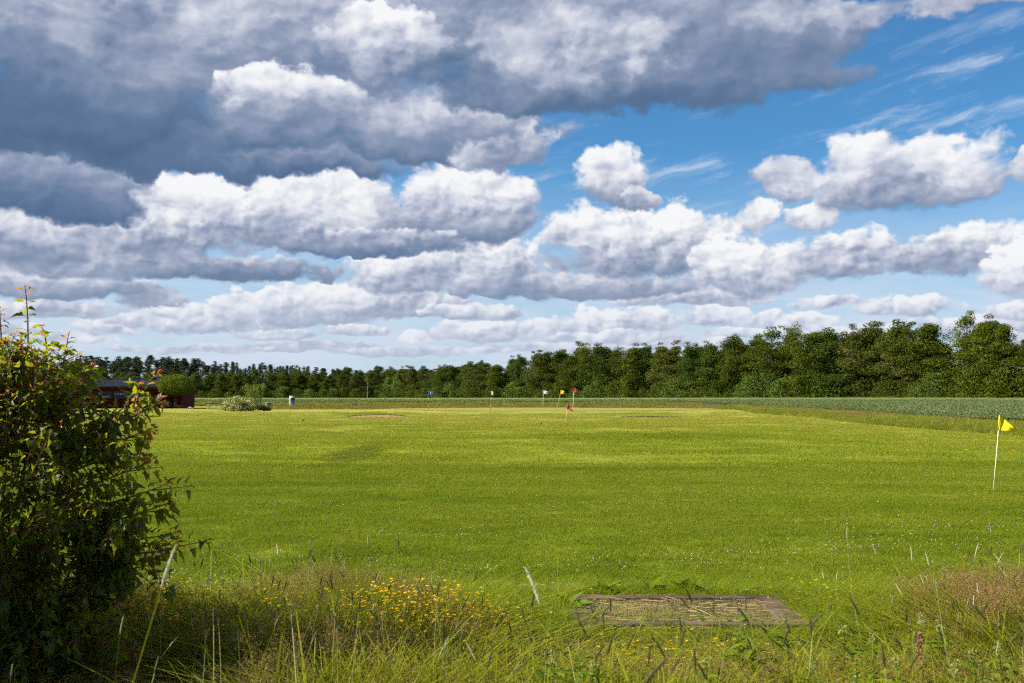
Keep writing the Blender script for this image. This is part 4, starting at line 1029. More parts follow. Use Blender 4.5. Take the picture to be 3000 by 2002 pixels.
def flag(base, top, D, w, h, mat, polemat, label, name='golf_flag', tri=False, droop=0.0, tail=0.0, bands=False, rad=.013, swing=0.3, emblem=None, ytop=1.0):
    x0 = xat(base[0], D); zb_ = float(hz(x0, D)) - .03
    e = empty(name, (x0, D, zb_)); tag(e, label, 'flag')
    tp = Vector((xat(top[0], D) - x0, 0, zat(top[1], D) - zb_)); ax = tp.normalized()
    if bands:
        for k in range(6):
            mb = MB(); mb.tube([tuple(tp * (k / 6)), tuple(tp * ((k + 1) / 6))], rad, 8); mb.build('pole_band', M['p_yellow'] if k % 2 else M['p_black'], e)
    else:
        mb = MB(); mb.tube([(0, 0, 0), tuple(tp * .5 + Vector((.004, 0, 0))), tuple(tp)], [rad, rad * .95, rad * .8], 8); mb.build('pole', polemat, e, True)
        mb = MB(); mb.tube([tuple(tp), tuple(tp + ax * .02)], rad * 1.05, 8); mb.build('pole_cap', M['black'], e)
    nu, nv = 14, 10; v = []; f = []
    for i in range(nu + 1):
        u = i / nu
        for j in range(nv + 1):
            q = j / nv                                   # 0 top, 1 bottom
            if tri: zz = -h * (u * (1 - tail) + q * (1 - u * (0.93 - tail * .1)))
            else: zz = -h * q * (1 - 0.1 * u) - droop * u * h - .18 * h * (u ** 2) * droop
            p = tp + ax * (zz - .005) + Vector((math.cos(swing), math.sin(swing), 0)) * (w * u)
            p += Vector((-math.sin(swing), math.cos(swing), 0)) * (.10 * w * math.sin(u * 6.5 + q * 1.9) + .03 * w * math.sin(u * 15 - q * 5) * u ** .6) + Vector((0, 0, .04 * w * math.sin(u * 5 + 1) * u))
            v.append(tuple(p))
    for i in range(nu):
        for j in range(nv): a = i * (nv + 1) + j; f.append((a, a + 1, a + nv + 2, a + nv + 1))
    mb = MB(); mb.poly(v, f); fo = mb.build('cloth', mat, e, True)
    sm = fo.modifiers.new('thickness', 'SOLIDIFY'); sm.thickness = .003
    # pole sleeve of the cloth
    mb = MB(); mb.tube([tuple(tp - ax * .005), tuple(tp - ax * (h * .98))], rad * 1.5, 8); mb.build('sleeve', mat, e, True)
    if emblem:
        ev, ef = [], []
        for (u0, q0, su, sq) in emblem[1]:
            b = len(ev)
            for du, dq in ((-1, 0), (0, -1), (1, 0), (0, 1)):
                u, q = u0 + du * su, q0 + dq * sq
                i, j = min(nu, max(0, int(round(u * nu)))), min(nv, max(0, int(round(q * nv))))
                p = Vector(v[i * (nv + 1) + j]); ev.append(tuple(p + Vector((math.sin(swing), -math.cos(swing), 0)) * .006))
            ef.append((b, b + 1, b + 2, b + 3))
        mb = MB(); mb.poly(ev, ef); mb.build('emblem', emblem[0], fo)
    return e
Dr = gp(2902, 1443)[1]
flag((2902, 1443), (2927, 1216), Dr, 51 / FPX * Dr, 46 / FPX * Dr, M['f_yellow'], M['p_white'], 'large yellow pennant on a leaning white pole at the right side', tri=True, tail=.06, rad=.0078, swing=-.35)
Dc = gp(1654, 1246)[1]
flag((1654, 1246), (1664, 1186), Dc, 19 / FPX * Dc, 13.5 / FPX * Dc, M['f_red'], M['fibre'], 'low red pennant on a leaning cane pole, nearest the middle', tri=True, tail=-.35, rad=.014, swing=-.3)
flag((1255, 1206), (1255.5, 1147), 88.5, 17 / FPX * 88.5, 10 / FPX * 88.5, M['f_blue'], None, 'blue flag with white mark on a black and yellow banded pole', bands=True, droop=.08, rad=.02, swing=-.3, emblem=(M['f_white'], [(.35, .4, .22, .12), (.6, .55, .16, .3), (.8, .5, .1, .4)]))
flag((1437, 1206), (1439.5, 1145), 88.5, 10 / FPX * 88.5, 12 / FPX * 88.5, M['f_spot'], None, 'small spotted white flag on a black and yellow banded pole', bands=True, droop=.2, rad=.018, swing=-1.0)
flag((1591, 1203), (1591.5, 1143), 93.0, 15 / FPX * 93, 10.5 / FPX * 93, M['f_white'], M['p_white'], 'plain white flag on a thin white pole on the green', droop=.35, rad=.014, swing=-.3)
flag((1631, 1204), (1644, 1143), 91.5, 12 / FPX * 91.5, 10.5 / FPX * 91.5, M['f_yellow'], M['fibre'], 'small yellow flag on a leaning pole between white and red flags', droop=.28, rad=.014, swing=-.5, emblem=(M['fibre'], [(.42, .5, .12, .3)]))
flag((1678, 1208), (1682, 1137), 86.0, 10 / FPX * 86, 11 / FPX * 86, M['f_red'], M['p_white'], 'tall red flag with white blaze on a pale pole', droop=.25, rad=.016, swing=-.7, emblem=(M['f_white'], [(.5, .5, .22, .38)]))
# tuft at the foot of the low red pennant
v, f = blades(160, .34, .03, .10, .012, .5, np.random.default_rng(2)); v[:, 1] *= .5
M['tuft'] = foliage('dark_grass_blade', (0.03, 0.06, 0.006), (0.07, 0.11, 0.012), (0.1, 0.14, 0.01), tr=.25)
tag(add('grass_tuft', mesh_np('grass_tuft', v, f, [M['tuft']]), None, (*gp(1654, 1247), float(hz(*gp(1654, 1247))) - .01)), 'dark unmown grass tuft at the foot of the low red pennant', 'grass', kind='stuff')

# ------------------------------------------------------------------ birds
M['bird'] = plain('black_feathers', (0.012, 0.011, 0.014), .5, .4, var=.3); M['beak'] = plain('horn_beak', (0.05, 0.045, 0.04), .5, .3); M['dark'] = plain('shiny_black', (0.003, 0.003, 0.003), .2, .5)
def bird(px, py, size, yaw, label):
    x, y = gp(px, py); e = empty('bird', (x, y, float(hz(x, y))), yaw); tag(e, label, 'bird', 'black birds on the lawn'); s = size
    mb = MB(); n = 12
    prof = [(-.62, .20, .015), (-.50, .26, .05), (-.30, .40, .12), (-.05, .52, .17), (.15, .64, .165), (.27, .76, .115), (.33, .84, .10), (.40, .91, .105), (.47, .93, .085), (.53, .925, .035)]
    v = []; f = []
    for (xx, zz, rr_) in prof:
        for k in range(n):
            a = k * 2 * math.pi / n; v.append((xx * s - .35 * rr_ * s * math.sin(a), rr_ * s * .85 * math.cos(a), zz * s + rr_ * s * math.sin(a)))
    for i in range(len(prof) - 1):
        for k in range(n): f.append((i * n + k, i * n + (k + 1) % n, (i + 1) * n + (k + 1) % n, (i + 1) * n + k))
    f += [tuple(range(n - 1, -1, -1)), tuple(range((len(prof) - 1) * n, len(prof) * n))]
    mb.poly(v, f); mb.build('body', M['bird'], e, True)
    mb = MB(); mb.tube([(.52 * s, 0, .925 * s), (.60 * s, 0, .91 * s), (.68 * s, 0, .885 * s)], [.03 * s, .02 * s, .004 * s], 6); mb.build('beak', M['beak'], e)
    for q in (-1, 1):
        mb = MB(); mb.poly([(.16 * s, q * .145 * s, .72 * s), (.20 * s, q * .15 * s, .56 * s), (-.1 * s, q * .165 * s, .42 * s), (-.58 * s, q * .05 * s, .17 * s), (-.3 * s, q * .13 * s, .50 * s)], [(0, 1, 2, 3, 4)]); mb.build('wing', M['bird'], e)
        mb = MB(); mb.tube([(.0, q * .07 * s, .42 * s), (.05 * s, q * .07 * s, .20 * s), (.02 * s, q * .07 * s, .02 * s), (.12 * s, q * .07 * s, .01 * s)], [.035 * s, .018 * s, .015 * s, .01 * s], 5); mb.build('leg', M['beak'], e)
        mb = MB(); mb.lathe([(.001, -.012 * s), (.012 * s, 0), (.001, .012 * s)], 8, (.45 * s, q * .075 * s, .95 * s)); mb.build('eye', M['dark'], e)
bird(888, 1239, .19, .6, 'black bird leaning forward on the lawn at the left')
bird(1585, 1250, .20, 1.3, 'black bird standing upright left of the low red pennant')
bird(2545, 1239, .22, 2.2, 'black bird at the edge of the tall grass on the right')
# ------------------------------------------------------------------ tee mat in the near grass
def mk_mat():
    m, t, g, out = newmat('worn_turf_mat'); geo = pos_node(t)
    p = g.v('MULTIPLY', geo.outputs['Position'], (1, 1, 0))
    n = g.noise(p, 4.0, 5, .65); n2 = g.noise(p, 90, 3, .7)
    c = g.ramp(g.m('MULTIPLY_ADD', n2, .5, g.m('MULTIPLY', n, .5)), [(.32, (.085, .080, .026)), (.5, (.18, .150, .058)), (.7, (.30, .225, .105))])
    pbsdf(t, out, c, .95, .05); return m
M['turfmat'] = mk_mat()
M['rubber'] = plain('grey_rubber', (0.105, 0.070, 0.060), .9, .05, var=.45, scale=4, bump=.3)
x0, y0 = gp(1680, 1852); x1, _ = gp(2372, 1852); y1 = gp(1700, 1764)[1]
MX, MY, MW, MH = (x0 + x1) / 2, (y0 + y1) / 2, (x1 - x0), (y1 - y0)
matt = empty('tee_mat', (MX, MY, 0.0)); tag(matt, 'worn green tee mat in a grey rubber frame in the near grass', 'tee mat')
fw = .17
mb = MB(); mb.box((0, 0, .018), (MW - 2 * fw - .01, MH - 2 * fw * .6 - .01, .036)); turf = mb.build('turf', M['turfmat'], matt)
for (cx_, cy_, dx, dy) in ((-(MW - fw) / 2, 0, fw, MH), ((MW - fw) / 2, 0, fw, MH), (0, (MH - fw * .6) / 2, MW - 2 * fw - .006, fw * .6), (0, -(MH - fw * .6) / 2, MW - 2 * fw - .006, fw * .6)):
    mb = MB(); mb.box((cx_, cy_, .028), (dx, dy, .056)); o = mb.build('frame_strip', M['rubber'], matt)
    bv = o.modifiers.new('bevel', 'BEVEL'); bv.width = .008; bv.segments = 2
# fibres of the mat and straw lying on it
r = np.random.default_rng(8)
n = 26000; pts = np.stack([r.uniform(-(MW / 2 - fw), MW / 2 - fw, n), r.uniform(-(MH / 2 - fw * .6), MH / 2 - fw * .6, n), np.full(n, .035)], 1)
keep = r.uniform(0, 1, n) < .35 + .65 * (np.sin(pts[:, 0] * 5) * np.sin(pts[:, 1] * 6 + 1) > -.2); pts = pts[keep]
v, f = blades(len(pts), 0, .008, .02, .004, .6, r, pts=pts, segs=1)
M['matfibre'] = foliage('mat_fibre', (0.075, 0.078, 0.026), (0.25, 0.20, 0.09), (0.2, 0.17, 0.07), tr=.1, nscale=3)
tag(add('turf_fibres', mesh_np('turf_fibres', v, f, [M['matfibre']]), matt), kind='stuff')
M['straw'] = foliage('dry_straw', (0.26, 0.17, 0.08), (0.50, 0.37, 0.20), (0.4, 0.3, 0.15), tr=.15, nscale=3)
def straw(n, cx_, cy_, sx, sy, z0, r, lo=.06, hi=.22):
    c = np.stack([r.uniform(-sx, sx, n) + cx_, r.uniform(-sy, sy, n) + cy_, z0 + r.uniform(0, .02, n)], 1)
    a = r.normal(0, .55, n) + (r.uniform(0, 1, n) < .2) * 1.5; L = r.uniform(lo, hi, n); d = np.stack([np.cos(a), np.sin(a), r.normal(0, .06, n)], 1) * L[:, None] / 2
    s = np.stack([-np.sin(a), np.cos(a), np.full(n, .6)], 1) * .0022
    V = np.stack([c - d - s, c - d + s, c + d + s * .5, c + d - s * .5], 1).reshape(-1, 3)
    return V, np.arange(n * 4).reshape(n, 4)
parts = [straw(90, MX, MY, MW / 2 - .1, MH / 2 - .05, .042, r), straw(70, MX + .5, MY - .1, MW / 4, MH / 3, .042, r), straw(420, MX, MY + MH / 2 + .05, MW / 2 + .1, .09, .02, r, .05, .16), straw(200, MX + MW / 2 + .06, MY, .1, MH / 2, .02, r, .05, .15), straw(120, MX - .5, MY - MH / 2, .6, .06, .03, r, .05, .15), straw(160, gp(1600, 1735)[0], gp(1600, 1735)[1], .3, .15, .03, r, .05, .12)]
v, f, _ = join(parts)
tag(add('straw_litter', mesh_np('straw_litter', v, f, [M['straw']])), 'dry straw lying on and around the tee mat', 'straw', kind='stuff')

# ------------------------------------------------------------------ near maple bush
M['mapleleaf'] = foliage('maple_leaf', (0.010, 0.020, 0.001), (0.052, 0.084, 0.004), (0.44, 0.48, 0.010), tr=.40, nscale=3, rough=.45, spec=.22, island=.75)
M['mapleyoung'] = foliage('young_maple_leaf', (0.13, 0.045, 0.010), (0.26, 0.11, 0.02), (0.75, 0.26, 0.04), tr=.42, nscale=3, rough=.4, spec=.45, island=.7)
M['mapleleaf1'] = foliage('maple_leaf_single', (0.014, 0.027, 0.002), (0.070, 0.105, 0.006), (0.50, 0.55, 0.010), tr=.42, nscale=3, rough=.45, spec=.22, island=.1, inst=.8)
M['twig'] = plain('maple_twig', (0.17, 0.06, 0.045), .7, .2, var=.3, scale=20)
def leaf_shape(kind):
    o = [[(0, .0), (.06, .13), (.20, .36), (.30, .40), (.34, .20), (.46, .24), (.56, .22), (.66, .155), (.80, .11), (.90, .05), (1, 0)],
         [(0, .0), (.08, .16), (.16, .27), (.30, .33), (.36, .21), (.48, .26), (.60, .21), (.72, .17), (.84, .09), (.93, .045), (1, 0)]][kind]
    V = []; F = []
    for (x, y) in o: V.append((x, 0.0)); V.append((x, y)); V.append((x, -y))
    for i in range(len(o) - 1):
        a = 3 * i; b = a + 3
        F.append((a, b, b + 1, a + 1)); F.append((a, a + 2, b + 2, b))
    V = np.array(V); F = np.array(F)
    return V, F
LSH = [leaf_shape(0), leaf_shape(1)]
def leaf_local(k, droop, fold, wave, r):
    V, F = LSH[k]; x, y = V[:, 0], V[:, 1]
    z = np.abs(y) * fold - droop * x * x + wave * np.sin(x * 15 + r) * np.abs(y) * 1.6
    return np.stack([x * (1 - .12 * droop), y * (1 - .2 * abs(fold)), z], 1), F
BD = 5.55                                           # distance of the bush
def bp(px, py, dd=0.0):
    D = BD + dd; return np.array([xat(px, D), D, zat(py, D)])
brg = np.random.default_rng(21)
bush = empty('maple_bush', (xat(90, BD), BD, 0)); tag(bush, 'tall maple bush with lit green and reddish leaves at the left edge', 'bush')
B0 = np.array(bush.location)
stems = MB(); shoots = MB()
L_pos = []; L_dir = []; L_len = []; L_young = []; L_show = []
def put_leaf(p, d, ln, young=False, show=0.0):
    L_pos.append(p); L_dir.append(d / np.linalg.norm(d)); L_len.append(ln); L_young.append(young); L_show.append(show)
def shoot(pts, rad, n_pair, l0, l1, young_tip=True, show=1.0, leaf_from=.25):
    """a twig through the points with opposite leaf pairs"""
    pts = np.array(pts); t = np.linspace(0, 1, 9); k = len(pts) - 1
    if k == 1: C = pts[0] + (pts[1] - pts[0]) * t[:, None]
    else: C = ((1 - t) ** 2)[:, None] * pts[0] + (2 * t * (1 - t))[:, None] * pts[1] + (t ** 2)[:, None] * pts[2]
    shoots.tube([tuple(q - B0) for q in C], [rad * (1 - .8 * s) + .0012 for s in t], 5)
    ax = C[-1] - C[-2]; ax /= np.linalg.norm(ax)
    for i in range(n_pair):
        s = leaf_from + (1 - leaf_from) * (i + .5) / n_pair; j = min(7, int(s * 8)); q = C[j] + (C[j + 1] - C[j]) * (s * 8 - j)
        a = brg.uniform(0, 6.28) if i == 0 else a + math.pi / 2 + brg.normal(0, .3)
        o1 = np.cross(ax, [math.cos(a), math.sin(a), .2]); o1 /= np.linalg.norm(o1) + 1e-9
        young = young_tip and s > .86
        for sg in (-1, 1):
            pet = .018 + .02 * (1 - s)
            dirv = o1 * sg * .9 + ax * .35 + np.array([0, 0, -.10 + .2 * young]) + brg.normal(0, .22, 3)
            e = q + (o1 * sg + ax * .4) / 1.1 * pet
            shoots.tube([tuple(q - B0), tuple(e - B0)], [.0012, .001], 3, False)
            put_leaf(e, dirv, (l0 + (l1 - l0) * s) * brg.uniform(.75, 1.2) * (.62 if young else 1), young, show + s * .3)
    for sg in (-1, 1):
        put_leaf(C[-1], ax + brg.normal(0, .35, 3), l1 * .55, young_tip, show + .4)
# leading shoots that show against sky and lawn
TIPS = [((75, 1140), (85, 980), (66, 842), 0.0, 9, .085, .07), ((10, 1120), (0, 1000), (-8, 905), .05, 7, .08, .07), ((30, 1150), (20, 1060), (18, 1000), -.2, 6, .07, .06),
        ((90, 1170), (100, 1080), (88, 1015), -.25, 6, .07, .06), ((150, 1180), (185, 1080), (196, 985), .1, 6, .08, .07), ((120, 1120), (150, 1030), (118, 960), .15, 5, .08, .07),
        ((180, 1210), (240, 1130), (272, 1070), 0, 6, .085, .07), ((220, 1330), (330, 1230), (462, 1092), -.1, 11, .085, .075), ((250, 1300), (370, 1240), (478, 1165), 0, 9, .08, .07),
        ((240, 1340), (350, 1290), (452, 1255), .1, 8, .085, .08), ((220, 1380), (330, 1330), (440, 1330), -.1, 7, .08, .07), ((180, 1450), (350, 1400), (452, 1345), .15, 7, .08, .07),
        ((200, 1500), (380, 1470), (500, 1415), -.1, 9, .085, .075), ((240, 1560), (400, 1510), (498, 1475), 0, 9, .085, .08), ((220, 1600), (400, 1590), (528, 1560), .1, 10, .085, .08),
        ((230, 1650), (400, 1620), (520, 1610), -.15, 9, .085, .08), ((200, 1700), (330, 1680), (452, 1655), 0, 8, .085, .08), ((180, 1750), (280, 1740), (360, 1760), 0, 7, .085, .08),
        ((180, 1850), (300, 1880), (415, 1905), -.1, 9, .085, .08), ((160, 1900), (260, 1950), (390, 1985), -.2, 8, .085, .08), ((100, 1150), (130, 1080), (225, 1040), -.1, 6, .08, .07)]
for a, b, c, dd, n, l0, l1 in TIPS:
    A_, B_, C_ = bp(*a, dd * .3), bp(*b, dd * .7), bp(*c, dd)
    l0 *= .86; l1 *= .86; shoot([A_, B_, C_], .006, n + 2, l0, l1, True, 2.0)
    for j in range(0 if c[1] < 1000 else 6):
        s = .12 + .8 * j / 6; q = (1 - s) ** 2 * A_ + 2 * s * (1 - s) * B_ + s * s * C_
        e = q + (C_ - A_) * .18 + brg.normal(0, .07, 3) + np.array([0, 0, .03 if j % 2 else -.06]); shoot([q, (q + e) / 2, e], .003, 3, l0 * .95, l1 * .95, j > 3 and c[1] < 1300, 1.6)
# main stems
for k in range(13):
    tip = bp(brg.uniform(-200, 300), brg.uniform(1330, 1750), brg.uniform(-.2, .5)); b0 = B0 + np.array([brg.normal(0, .12), brg.normal(0, .12), 0])
    mid = b0 * .5 + tip * .5 + np.array([0, 0, .2])
    t = np.linspace(0, 1, 7); C = ((1 - t) ** 2)[:, None] * b0 + (2 * t * (1 - t))[:, None] * mid + (t ** 2)[:, None] * tip
    stems.tube([tuple(q - B0) for q in C], [.018 * (1 - s) ** .8 + .0015 for s in t], 6)
# inner twigs fill the volume of the bush
ELL = [((60, 1480), 300, 400, .55, 190), ((330, 1560), 150, 120, .40, 60), ((110, 1230), 190, 170, .42, 70), ((290, 1290), 85, 70, .26, 18), ((180, 1820), 190, 170, .45, 60), ((20, 1090), 115, 120, .35, 46), ((30, 1750), 200, 220, .5, 60), ((120, 1920), 230, 110, .45, 70), ((330, 1660), 110, 110, .3, 30), ((-330, 1450), 260, 420, .6, 230), ((-250, 1150), 170, 170, .4, 60)]
for (c, rx, ry, rd, n) in ELL:
    for i in range(n):
        d = brg.normal(0, 1, 3); d /= np.linalg.norm(d); q = brg.uniform(.25, .98) ** .6
        px, py, dd = c[0] + d[0] * rx * q, c[1] - d[2] * ry * q, d[1] * rd * q
        tip = bp(px, py, dd)
        if tip[2] < .12: continue
        inn = bp(c[0] * .6 + px * .4 - 25, c[1] * .6 + py * .4 + 60, dd * .5)
        dirv = tip - inn; L_ = np.linalg.norm(dirv); st = tip - dirv / L_ * min(L_, .30)
        shoot([st, (st + tip) / 2 + np.array([0, 0, .02]), tip], .003, 6, .066, .058, bool((py < 1260 and q > .6 and brg.uniform() < .45) or (py < 1170 and px < 150 and brg.uniform() < .6)), q - .35 * (dd > 0) + (.2 if px > 0 else -1))
stems.build('stem', M['twig'], bush, True); shoots.build('twig', M['twig'], bush)
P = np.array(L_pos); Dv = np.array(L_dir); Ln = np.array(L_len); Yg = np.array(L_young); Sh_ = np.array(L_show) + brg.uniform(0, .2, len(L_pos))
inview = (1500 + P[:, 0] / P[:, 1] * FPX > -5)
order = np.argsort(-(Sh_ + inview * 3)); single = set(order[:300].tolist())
UPV = np.array([0, 0, 1.0])
def frame(d, k):
    up = UPV * .9 + np.array([-.35, -.15, .2]) + np.random.default_rng(k).normal(0, .45, 3)
    yv = np.cross(up, d); yv /= np.linalg.norm(yv) + 1e-9; zv = np.cross(d, yv)
    return np.stack([d, yv, zv], 1)
tmpl = []
for k in range(8):
    v, f = leaf_local(k % 2, .18 + .08 * k, .30 + .1 * (k % 3), .10, k)
    tmpl.append((v, f))
LM = {}
for k in range(8):
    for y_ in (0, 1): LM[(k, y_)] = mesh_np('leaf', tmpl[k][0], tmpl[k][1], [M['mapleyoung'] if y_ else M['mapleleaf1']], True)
VV = []; FF = []; MI = []; base = 0
for i in range(len(P)):
    k = i % 8; Mx = frame(Dv[i], i)
    if i in single:
        o = bpy.data.objects.new('leaf', LM[(k, int(Yg[i]))]); o.parent = bush
        m4 = Matrix.Identity(4)
        for a in range(3):
            for b in range(3): m4[a][b] = float(Mx[a, b] * Ln[i])
            m4[a][3] = float(P[i][a] - B0[a])
        o.matrix_local = m4; COL.objects.link(o)
    else:
        v, f = tmpl[k]; VV.append((v * Ln[i]) @ Mx.T + P[i] - B0); FF.append(f + base); base += len(v); MI.append(np.full(len(f), int(Yg[i])))
tag(add('foliage', mesh_np('foliage', np.concatenate(VV), np.concatenate(FF), [M['mapleleaf'], M['mapleyoung']], True, np.concatenate(MI)), bush), kind='stuff')

# unseen bush added left of the view to shade the lower half of the maple
r = np.random.default_rng(77); e = empty('maple_bush', (-5.5, 5.3, 0)); tag(e, 'unseen bush added left of the view to shade the lower maple', 'bush')
mb = MB()
for k in range(12):
    a = r.uniform(0, 6.28); mb.tube([(r.normal(0, .15), r.normal(0, .15), 0), (math.cos(a) * .5, math.sin(a) * .6, 1.5), (math.cos(a) * .8, math.sin(a) * 1.1, 2.6)], [.03, .02, .006], 6)
mb.build('stem', M['twig'], e)
n = 15000; d = r.normal(0, 1, (n, 3)); d /= np.linalg.norm(d, axis=1)[:, None]; q = d * (r.uniform(0, 1, n) ** .4)[:, None] * np.array([1.0, 1.75, 1.7]) * (1 + .12 * np.sin(7 * d[:, :1] + 5 * d[:, 2:])) + np.array([0, 0, 1.82]); q = q[q[:, 2] > .08]
v, f = flecks(q, .10 * r.uniform(.7, 1.3, len(q)), r, .4); tag(add('foliage', mesh_np('foliage', v, f, [M['mapleleaf']]), e), kind='stuff')
# ------------------------------------------------------------------ grass
GR = np.random.default_rng(31)
M['grass'] = foliage('meadow_grass', (0.034, 0.054, 0.001), (0.250, 0.262, 0.012), (0.36, 0.38, 0.012), tr=.25, spec=.08, island=.8, nscale=2, inst=.35)
M['grass_bright'] = foliage('fresh_grass', (0.070, 0.115, 0.003), (0.24, 0.29, 0.016), (0.36, 0.44, 0.012), tr=.3, spec=.1, island=.8, nscale=2, inst=.35)
M['bent'] = foliage('bent_grass_head', (0.090, 0.046, 0.018), (0.38, 0.245, 0.105), (0.27, 0.17, 0.07), tr=.15, spec=.08, nscale=2, inst=.4)
M['drystem'] = foliage('pale_stem', (0.20, 0.19, 0.06), (0.50, 0.46, 0.24), (0.4, 0.36, 0.15), tr=.25, nscale=2, inst=.4)
M['spike'] = foliage('grass_spike', (0.028, 0.030, 0.010), (0.10, 0.095, 0.04), (0.12, 0.12, 0.05), tr=.15, nscale=2, inst=.6)
M['palespike'] = foliage('pale_grass_spike', (0.28, 0.28, 0.15), (0.52, 0.50, 0.32), (0.35, 0.34, 0.2), tr=.2, nscale=2, inst=.5)
M['yellowfl'] = foliage('yellow_petal', (0.72, 0.42, 0.006), (0.88, 0.62, 0.012), (0.7, 0.48, 0.01), tr=.3, nscale=3)
M['whitefl'] = foliage('clover_head', (0.40, 0.36, 0.26), (0.66, 0.62, 0.50), (0.5, 0.47, 0.4), tr=.2, nscale=3, inst=.5)
def stalk(r, h, w, lean, az):
    s = np.linspace(0, 1, 5); d = np.array([math.cos(az), math.sin(az), 0]); c = np.outer(s, [0, 0, h]) + np.outer(s ** 2 * lean * h, d) - np.outer(s ** 2 * lean * lean * h * .4, [0, 0, 1])
    a = r.uniform(0, 6.28); sd_ = np.array([math.cos(a), math.sin(a), 0]) * w / 2
    V = np.stack([c - sd_, c + sd_], 1).reshape(-1, 3); F = np.array([(2 * i, 2 * i + 1, 2 * i + 3, 2 * i + 2) for i in range(4)]); return V, F, c
def p_meadow(k, mat):
    r = np.random.default_rng(200 + k); n = 170; cc = r.uniform(-.19, .19, (12, 2)); q_ = cc[r.integers(0, 12, n)] + r.normal(0, .028, (n, 2)); pts = np.concatenate([q_, np.zeros((n, 1))], 1)
    v1, f1 = blades(n - 22, 0, .35, 1.1, .0135, .13, r, 2.2, pts[:-22]); v2, f2 = blades(22, 0, .5, 1.15, .024, .2, r, 2.6, pts[-22:], 4); v, f, _ = join([(v1, f1), (v2, f2)]); f = f[0]; return mesh_np('t', v, f, [mat])
def p_tuft(k, mat):
    r = np.random.default_rng(215 + k); v, f = blades(26, .05, .55, 1.0, .0065, .16, r, 1.2); return mesh_np('t', v, f, [mat])
def p_bent(k):
    r = np.random.default_rng(230 + k); L = []
    for i in range(7):
        a = r.uniform(0, 6.28); V, F, c = stalk(r, r.uniform(.75, 1.0), .0022, r.uniform(.05, .25), a); off = np.array([*r.normal(0, .05, 2), 0]); L.append((V + off, F, 1))
        n = 55; t = r.uniform(0, 1, n); ctr = c[3] + (c[4] - c[3]) * (t * 1.25)[:, None]; sp = .045 * (1.15 - t) + .006; P_ = ctr + r.normal(0, 1, (n, 3)) * sp[:, None] * np.array([1, 1, .5]) + off
        v, f = flecks(P_, .0115 * r.uniform(.6, 1.3, n), r); L.append((v, f, 0))
    v, f, mi = join(L); return mesh_np('t', v, f, [M['bent'], M['grass']], False, mi)
def p_spike(k, mat, hl=.08, rad=.0040):
    r = np.random.default_rng(260 + k); L = []; a = r.uniform(0, 6.28); V, F, c = stalk(r, r.uniform(.85, 1.0), .0032, r.uniform(.02, .35), a); L.append((V, F, 1))
    ax = c[4] - c[3]; ax /= np.linalg.norm(ax); mb = MB(); q = [tuple(c[4] + ax * hl * s + np.array([math.cos(a), math.sin(a), 0]) * .012 * s * s) for s in (-.1, .1, .45, .8, 1.0)]; mb.tube(q, [rad * .5, rad, rad * 1.05, rad * .8, rad * .2], 6)
    tri = [x for x in mb.f if len(x) == 4]; L.append((np.array(mb.v), np.array(tri), 0))
    P_ = np.array(q[1]) + (np.array(q[4]) - np.array(q[1])) * r.uniform(0, 1, 60)[:, None] + r.normal(0, rad * .8, (60, 3)); v, f = flecks(P_, .006, r); L.append((v, f, 0))
    for i in range(2):
        v, f = blades(1, .005, .35, .6, .006, .4, r, .8); L.append((v, f, 1))
    v, f, mi = join(L); return mesh_np('t', v, f, [mat, M['drystem'] if k % 3 == 0 else M['grass']], False, mi)
def p_flower(k, mat, n, size, h, stemn=5):
    r = np.random.default_rng(290 + k); L = []
    for i in range(stemn):
        a = r.uniform(0, 6.28); off = np.array([*r.normal(0, .05, 2), 0]); V, F, c = stalk(r, h * r.uniform(.7, 1.05), .002, r.uniform(.05, .3), a); L.append((V + off, F, 1))
        d = r.normal(0, 1, (n, 3)); d[:, 2] = np.abs(d[:, 2]) * .8; d /= np.linalg.norm(d, axis=1)[:, None]; v, f = flecks(c[4] + off + d * size * .45, size * .75, r, .8); L.append((v, f, 0))
    v, f, mi = join(L); return mesh_np('t', v, f, [mat, M['grass']], False, mi)
def p_lawn(k, half, n, h0, h1, w):
    r = np.random.default_rng(320 + k); pts = np.stack([r.uniform(-half, half, n), r.uniform(-half, half, n), np.full(n, -.006)], 1); v, f = blades(n, 0, h0, h1, w, .5, r, .8, pts, 2); return mesh_np('t', v, f, [M['lawn_blade']])
ME1 = [p_meadow(k, M['grass']) for k in range(5)]; ME2 = [p_tuft(10 + k, M['grass_bright']) for k in range(4)]; BE = [p_bent(k) for k in range(5)]
SP = [p_spike(k, M['spike']) for k in range(5)]; SPP = [p_spike(20 + k, M['palespike'], .10, .0042) for k in range(4)]
FY = [p_flower(k, M['yellowfl'], 9, .019, 1.0, 6) for k in range(3)]; CL = [p_flower(8 + k, M['whitefl'], 16, .015, 1.0, 2) for k in range(3)]
LW = [p_lawn(k, .28, 420, .018, .045, .0042) for k in range(4)]; LWF = [p_lawn(9 + k, .8, 620, .025, .055, .010) for k in range(3)]
def fr_pts(n, ya, yb, m=.6, pw=1.0):
    """points spread evenly over the ground seen by the camera between two distances"""
    y = np.sqrt(GR.uniform(ya ** 2, yb ** 2, n)) if pw == 1 else ya + (yb - ya) * GR.uniform(0, 1, n) ** pw
    x = GR.uniform(-1, 1, n) * (.545 * y + m); return x, y
def nz(x, y, f, s=0.0):
    return .5 + .25 * (np.sin(x * f + 1.3 * np.sin(y * f * .7 + s) + s) + np.sin(y * f * 1.31 + 1.7 * np.sin(x * f * .6 + 2 * s) + 2.1 * s))
